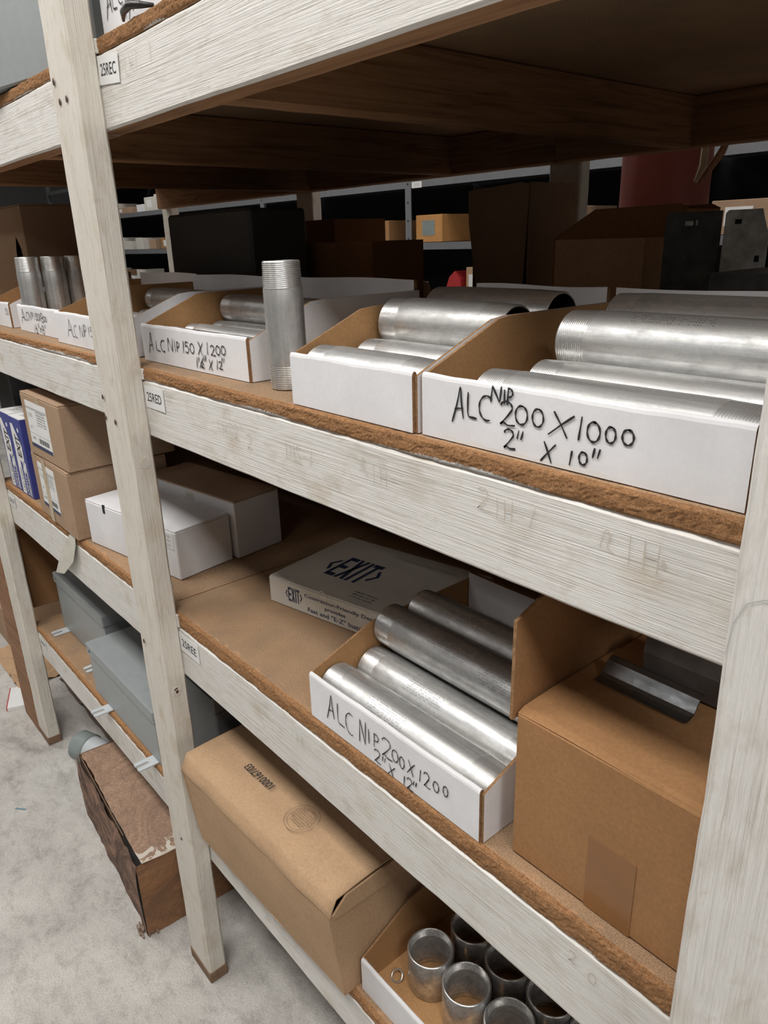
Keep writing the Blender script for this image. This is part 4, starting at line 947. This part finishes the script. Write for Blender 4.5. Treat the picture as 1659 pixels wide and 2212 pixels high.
# kraft boxes at left rear of shelf B (dark left part)
lb = carton('shipping_box', 'tall dark kraft carton at far left of the nipple shelf', (-2.79, .20, ZB + .001), .0, .52, .16, .29, [M_KRAFT_D])
simple('plastic_bag', 'crumpled white plastic bag hanging at far left above the nipple bins', 'bag', MB().prism([(0, 0), (.05, -.01), (.065, .05), (.05, .13), (.02, .16), (0, .12)], 1, 0, .008), M_PLASTIC, (-2.37, .200, ZB + .05))

# ------------------------------------------------------------------ next aisle: red standpipe, sticks, metal racks
rp = thing('red_pipe', 'thick red painted pipe standing behind the wooden shelving', 'pipe', (-1.19, 1.60, 0))
MB().lathe([(.001, 0), (.118, 0), (.118, 3.4), (.001, 3.4)], 2, 40).build('pipe_body', M_RED, rp)
simple('wooden_stick', 'pale wooden stick hanging beside the red pipe', 'stick', MB().tube([(-.885, 1.2, 1.548), (-.872, 1.2, 1.58), (-.868, 1.2, 1.75), (-.868, 1.2, 1.95)], [.005, .008, .008, .008], 6), M_CREAMSTICK, (0, 0, 0))
simple('wooden_stick', 'darker wooden stick slanting beside the red pipe', 'stick', MB().tube([(-.872, 1.19, 1.545), (-.83, 1.19, 1.60), (-.76, 1.19, 1.75), (-.72, 1.19, 1.9)], [.006, .008, .008, .008], 6), M_STUD, (0, 0, 0))
YR = 2.40
rack = thing('metal_rack', 'grey metal rack in the next aisle filled with small boxes', 'rack')
XU = [-8.9, -7.4, -6.05, -4.6, -3.15, -1.70, -.2]
for x in XU:
    MB().box((x, YR, 0), (x + .045, YR + .003, 2.3)).build('upright', M_RACK, rack); MB().box((x, YR + .003, 0), (x + .003, YR + .045, 2.3)).build('upright_flange', M_RACK, rack)
    mb = MB()
    for k in range(24): mb.lathe([(.0001, 0), (.006, 0)], 1, 8, 0, (x + .022, YR - .0008, .1 + k * .09))
    mb.build('bolt_row', M_BLACK, rack, kind='stuff')
RS = [.27, .56, .85, 1.137, 1.430, 1.735, 2.03]
for z in RS:
    for a, b_ in zip(XU, XU[1:]):
        mb = MB(); mb.box((a + .046, YR + .001, z - .035), (b_ - .001, YR + .004, z)); mb.box((a + .046, YR + .004, z - .003), (b_ - .001, YR + .5, z)); mb.build('shelf', M_RACK, rack)
MB().box((-9, YR + .51, 0), (1.4, YR + .515, 2.4)).build('shade_sheet', M_BLACK, rack)  # added black sheet, stands in for the darkness inside the rack
mb = MB(); mb.box((0, -.0008, 0), (.075, 0, .030)); put_text(mb, '205', lambda u, v: (u, -.0012, v), .02, .009, .013, .034, 1); mb.build('rack_label', [M_PAPER, M_LBLGREY], rack, (-3.095, YR - .0005, 1.698))
def small_box(label, x, z, W, H, D, mat, lab=0, group='small boxes on the metal rack'):
    t = thing('stock_box', label, 'box', (x, YR + .02, z), (0, 0, random.uniform(-.04, .04)), group)
    MB().box((0, 0, .001), (W, D, H), r=.002).build('body', mat, t)
    if lab: MB().box((W * .25, -.001, H * .25), (W * .72, 0, H * .8)).build('box_label', M_PAPER if lab == 1 else M_PVC, t)
    return t
small_box('orange brown carton with green label on the metal rack', -3.09, 1.4305, .20, .135, .3, cardboard('orange_kraft', (.55, .28, .10)), 2)
mt = [(M_KRAFT_L, 'light tan'), (M_KRAFT, 'brown'), (M_OFFW, 'off-white'), (M_KRAFT_D, 'dull brown'), (M_WHITE, 'white')]
ORD = ['first', 'second', 'third', 'fourth', 'fifth', 'sixth', 'seventh', 'eighth', 'ninth', 'tenth', 'eleventh', 'twelfth', 'thirteenth', 'fourteenth']
seen = {}
for z in (1.7355, 1.4305, 1.1375):
    x = -8.7; k = 0
    while x < -.35:
        W = random.uniform(.10, .22); H = random.uniform(.05, .13) if z > 1.7 else random.uniform(.06, .14)
        if any(x < u + .05 and x + W > u - .01 for u in XU) or (z == 1.4305 and -3.12 < x + W and x < -2.7) or (z == 1.1375 and -2.95 < x < -2.2): x += .05; continue
        if z < 1.2 and random.random() < .35: x += .2; continue
        mm, cn = random.choice(mt); lb_ = random.random() < .45; ui = max(i for i, u in enumerate(XU) if u < x)
        cnt = seen.get((z, ui), 0); seen[(z, ui)] = cnt + 1
        small_box('%s carton%s, %s in rack bay %s of the %s rack shelf' % (cn, ' with white label' if lb_ else '', ORD[cnt], ('one', 'two', 'three', 'four', 'five', 'six', 'seven')[ui], 'top' if z > 1.7 else ('middle' if z > 1.3 else 'low')), x, z, W, H, .22, mm, 1 if lb_ else 0)
        x += W + random.choice((.01, .02, .03, .12))
small_box('narrow kraft carton with white label beside the red item on the rack', -2.72, 1.1375, .07, .17, .2, M_KRAFT_L, 1)
simple('red_bag', 'bright red pointed bag on the metal rack', 'bag', MB().prism([(0, 0), (.14, 0), (.13, .11), (.09, .15), (.05, .12)], 1, 0, .15), M_REDITEM, (-2.90, YR + .03, 1.138))
for k in range(3): simple('pipe_length', 'pale pipe lying on rear board, %s' % ('lowest', 'middle', 'uppermost')[k], 'pipe', MB().lathe([(.001, 0), (.02, 0), (.02, .34), (.001, .34)], 0, 16), M_CREAMSTICK, (-1.66 - .01 * k, (.80, .842, .821)[k], ZB + .0205 + (.035 if k == 2 else 0)), (0, 0, 0), group='pale pipes at the back of the nipple shelf')

# ------------------------------------------------------------------ floor items
fb = thing('shipping_box', 'dirty water-stained old carton on the floor under the bottom shelf', 'box', (-1.765, -.055, 0), (0, 0, -.075))
FW, FD, FH = .470, .40, .205
mb = MB(); nx, nz = 24, 10; vs = []
for i in range(nx + 1):
    for j in range(nz + 1):
        x = FW * i / nx; z = FH * j / nz; q = noise.noise(Vector((x * 14, z * 18, 2))) * .007 + noise.noise(Vector((x * 45, z * 30, 5))) * .003
        dz = (noise.noise(Vector((x * 30, 0, 8))) * .006 if j == nz else 0)
        vs.append((x, -.006 * math.sin(math.pi * j / nz) + q * (0.3 if i in (0, nx) else 1), max(0.001, z + dz)))
mb.add(vs, [(i * (nz + 1) + j, (i + 1) * (nz + 1) + j, (i + 1) * (nz + 1) + j + 1, i * (nz + 1) + j + 1) for i in range(nx) for j in range(nz)], 0, True)
mb.build('front_panel', M_OLD, fb, fix=False)
MB().box((0, .006, .001), (.004, FD, FH - .004)).build('side_panel', M_OLD, fb)
mb = MB(); vs = []
for i in range(9):
    for j in range(9):
        y = FD * i / 8; z = FH * .97 * j / 8; vs.append((FW - .002 + noise.noise(Vector((y * 12, z * 16, 3))) * .006, y, .001 + z))
mb.add(vs, [(i * 9 + j, i * 9 + 9 + j, i * 9 + 10 + j, i * 9 + 1 + j) for i in range(8) for j in range(8)], 0, True); mb.build('side_panel', cardboard('stained_side', (.33, .17, .085), amt=.15, dirt=.45), fb, fix=False)
mb = MB(); nx, ny = 22, 16; vs = []
for i in range(nx + 1):
    for j in range(ny + 1):
        x = .003 + (FW - .004) * i / nx; y = .012 + (FD - .014) * j / ny
        vs.append((x, y + (noise.noise(Vector((x * 25, 1, 8))) * .006 if j == 0 else 0), FH - .005 + noise.noise(Vector((x * 10, y * 12, 5))) * .006 + noise.noise(Vector((x * 60, y * 60, 5))) * .0015))
mb.add(vs, [(i * (ny + 1) + j, i * (ny + 1) + j + 1, (i + 1) * (ny + 1) + j + 1, (i + 1) * (ny + 1) + j) for i in range(nx) for j in range(ny)], 0, True); mb.build('top_flap', M_OLDTOP, fb, fix=False)
MB().box((.004, .008, .10), (FW * .75, .010, FH - .010)).build('inner_flap', M_BARE, fb)
mb = MB()
for k in range(26):
    x = FW - .03 + random.uniform(-.02, .03); y = -.012 + random.uniform(-.006, .05); s_ = random.uniform(.003, .008)
    mb.box((x, y, .0015), (x + s_ * random.uniform(.4, 3), y + s_ * .6, .0015 + s_ * random.uniform(.5, 2.2)))
mb.build('rotted_scraps', M_DEBRIS, fb, kind='stuff')
mb = MB()
for k in range(9): mb.add([(FW - .09 + random.uniform(0, .10), FD * .02 + random.uniform(.0, .10), FH + .003), ] * 0, [])
pc = thing('plastic_coupler', 'grey green plastic pipe coupling on the floor behind the dirty carton', 'pipe fitting', (-2.03, .02, .0445), (0, 0, .35))
MB().lathe([(.030, 0), (.041, 0), (.044, .004), (.044, .050), (.040, .054)], 0, 40, smooth=False).build('sleeve', M_PVC, pc)
MB().lathe([(.040, .054), (.040, .15), (.030, .15), (.030, 0)], 0, 40, smooth=False).build('inner_pipe', M_GREYTAB, pc)
simple('cloth_bundle', 'dark crumpled sacking on the floor behind the left post', 'sack', (lambda mb: (mb.add([(.5 * i / 10, .5 * j / 10, .001 + max(0, .16 * math.sin(math.pi * i / 10) ** .6 * math.sin(math.pi * j / 10) ** .6 + noise.noise(Vector((i * .7, j * .7, 0))) * .05)) for i in range(11) for j in range(11)], [(i * 11 + j, i * 11 + 11 + j, i * 11 + 12 + j, i * 11 + 1 + j) for i in range(10) for j in range(10)], 0, False), mb)[1])(MB()), plain('sacking', (.16, .12, .10), .9, 0, .3), (-2.52, .11, 0))
carton('shipping_box', 'kraft carton on the floor under bottom shelf behind overhanging box', (-1.16, .16, 0), .1, .42, .5, .12, [M_KRAFT_D])
# unpainted stud and odds at the left edge
sp_ = simple('wooden_stud', 'bare brown stud standing beside the leftmost white post', 'stud', MB().box((0, 0, 0), (.145, .036, 1.32), r=.002), M_STUD, (-2.392, -.040, 0))
simple('paper_carton', 'lilac white carton standing past the brown stud at left edge', 'box', MB().box((0, 0, 0), (.30, .25, .35), r=.003), M_WHITE, (-3.30, .06, .1655))
simple('shipping_box', 'kraft carton on the floor past the brown stud', 'box', MB().box((0, 0, 0), (.55, .3, .165), r=.004), M_KRAFT_D, (-3.45, .045, 0))
simple('crumpled_paper', 'crumpled brown packing paper on the floor by brown stud', 'paper', (lambda mb: (mb.add([(.36 * i / 12, .2 * j / 8, .002 + abs(noise.noise(Vector((i * .6, j * .6, 1)))) * .05) for i in range(13) for j in range(9)], [(i * 9 + j, i * 9 + 9 + j, i * 9 + 10 + j, i * 9 + 1 + j) for i in range(12) for j in range(8)]), mb)[1])(MB()), M_KRAFT_L, (-2.90, -.02, 0))
rw = thing('paper_card', 'small white card with a red edge on the floor by the brown stud', 'card', (-2.56, -.04, 0), (0, 0, -.35))
MB().box((0, 0, .0005), (.13, .07, .012)).build('card_stack', M_PAPER, rw); MB().box((0, -.003, .0005), (.13, 0, .0125)).build('red_edge', M_REDITEM, rw)
simple('plastic_scrap', 'tiny teal strip of plastic on the floor', 'scrap', MB().box((0, 0, 0.0004), (.030, .005, .0014)), M_TEAL, (-1.93, -.20, 0), (0, 0, .7))
# plastic strapping tail over the beam
st = simple('strapping_tail', 'clear plastic strap tail hanging over the beam below the tan cartons', 'strap', (lambda mb: (mb.add([(-1.625, -.002, .8585), (-1.597, -.002, .8585), (-1.650, -.006, .835), (-1.595, -.006, .835), (-1.712, -.012, .775), (-1.62, -.010, .79), (-1.755, -.016, .722), (-1.70, -.013, .735)], [(0, 1, 3, 2), (2, 3, 5, 4), (4, 5, 7, 6)]), mb)[1])(MB()), M_PLASTIC, (0, 0, 0))
mod = st.modifiers.new('thick', 'SOLIDIFY'); mod.thickness = .0008
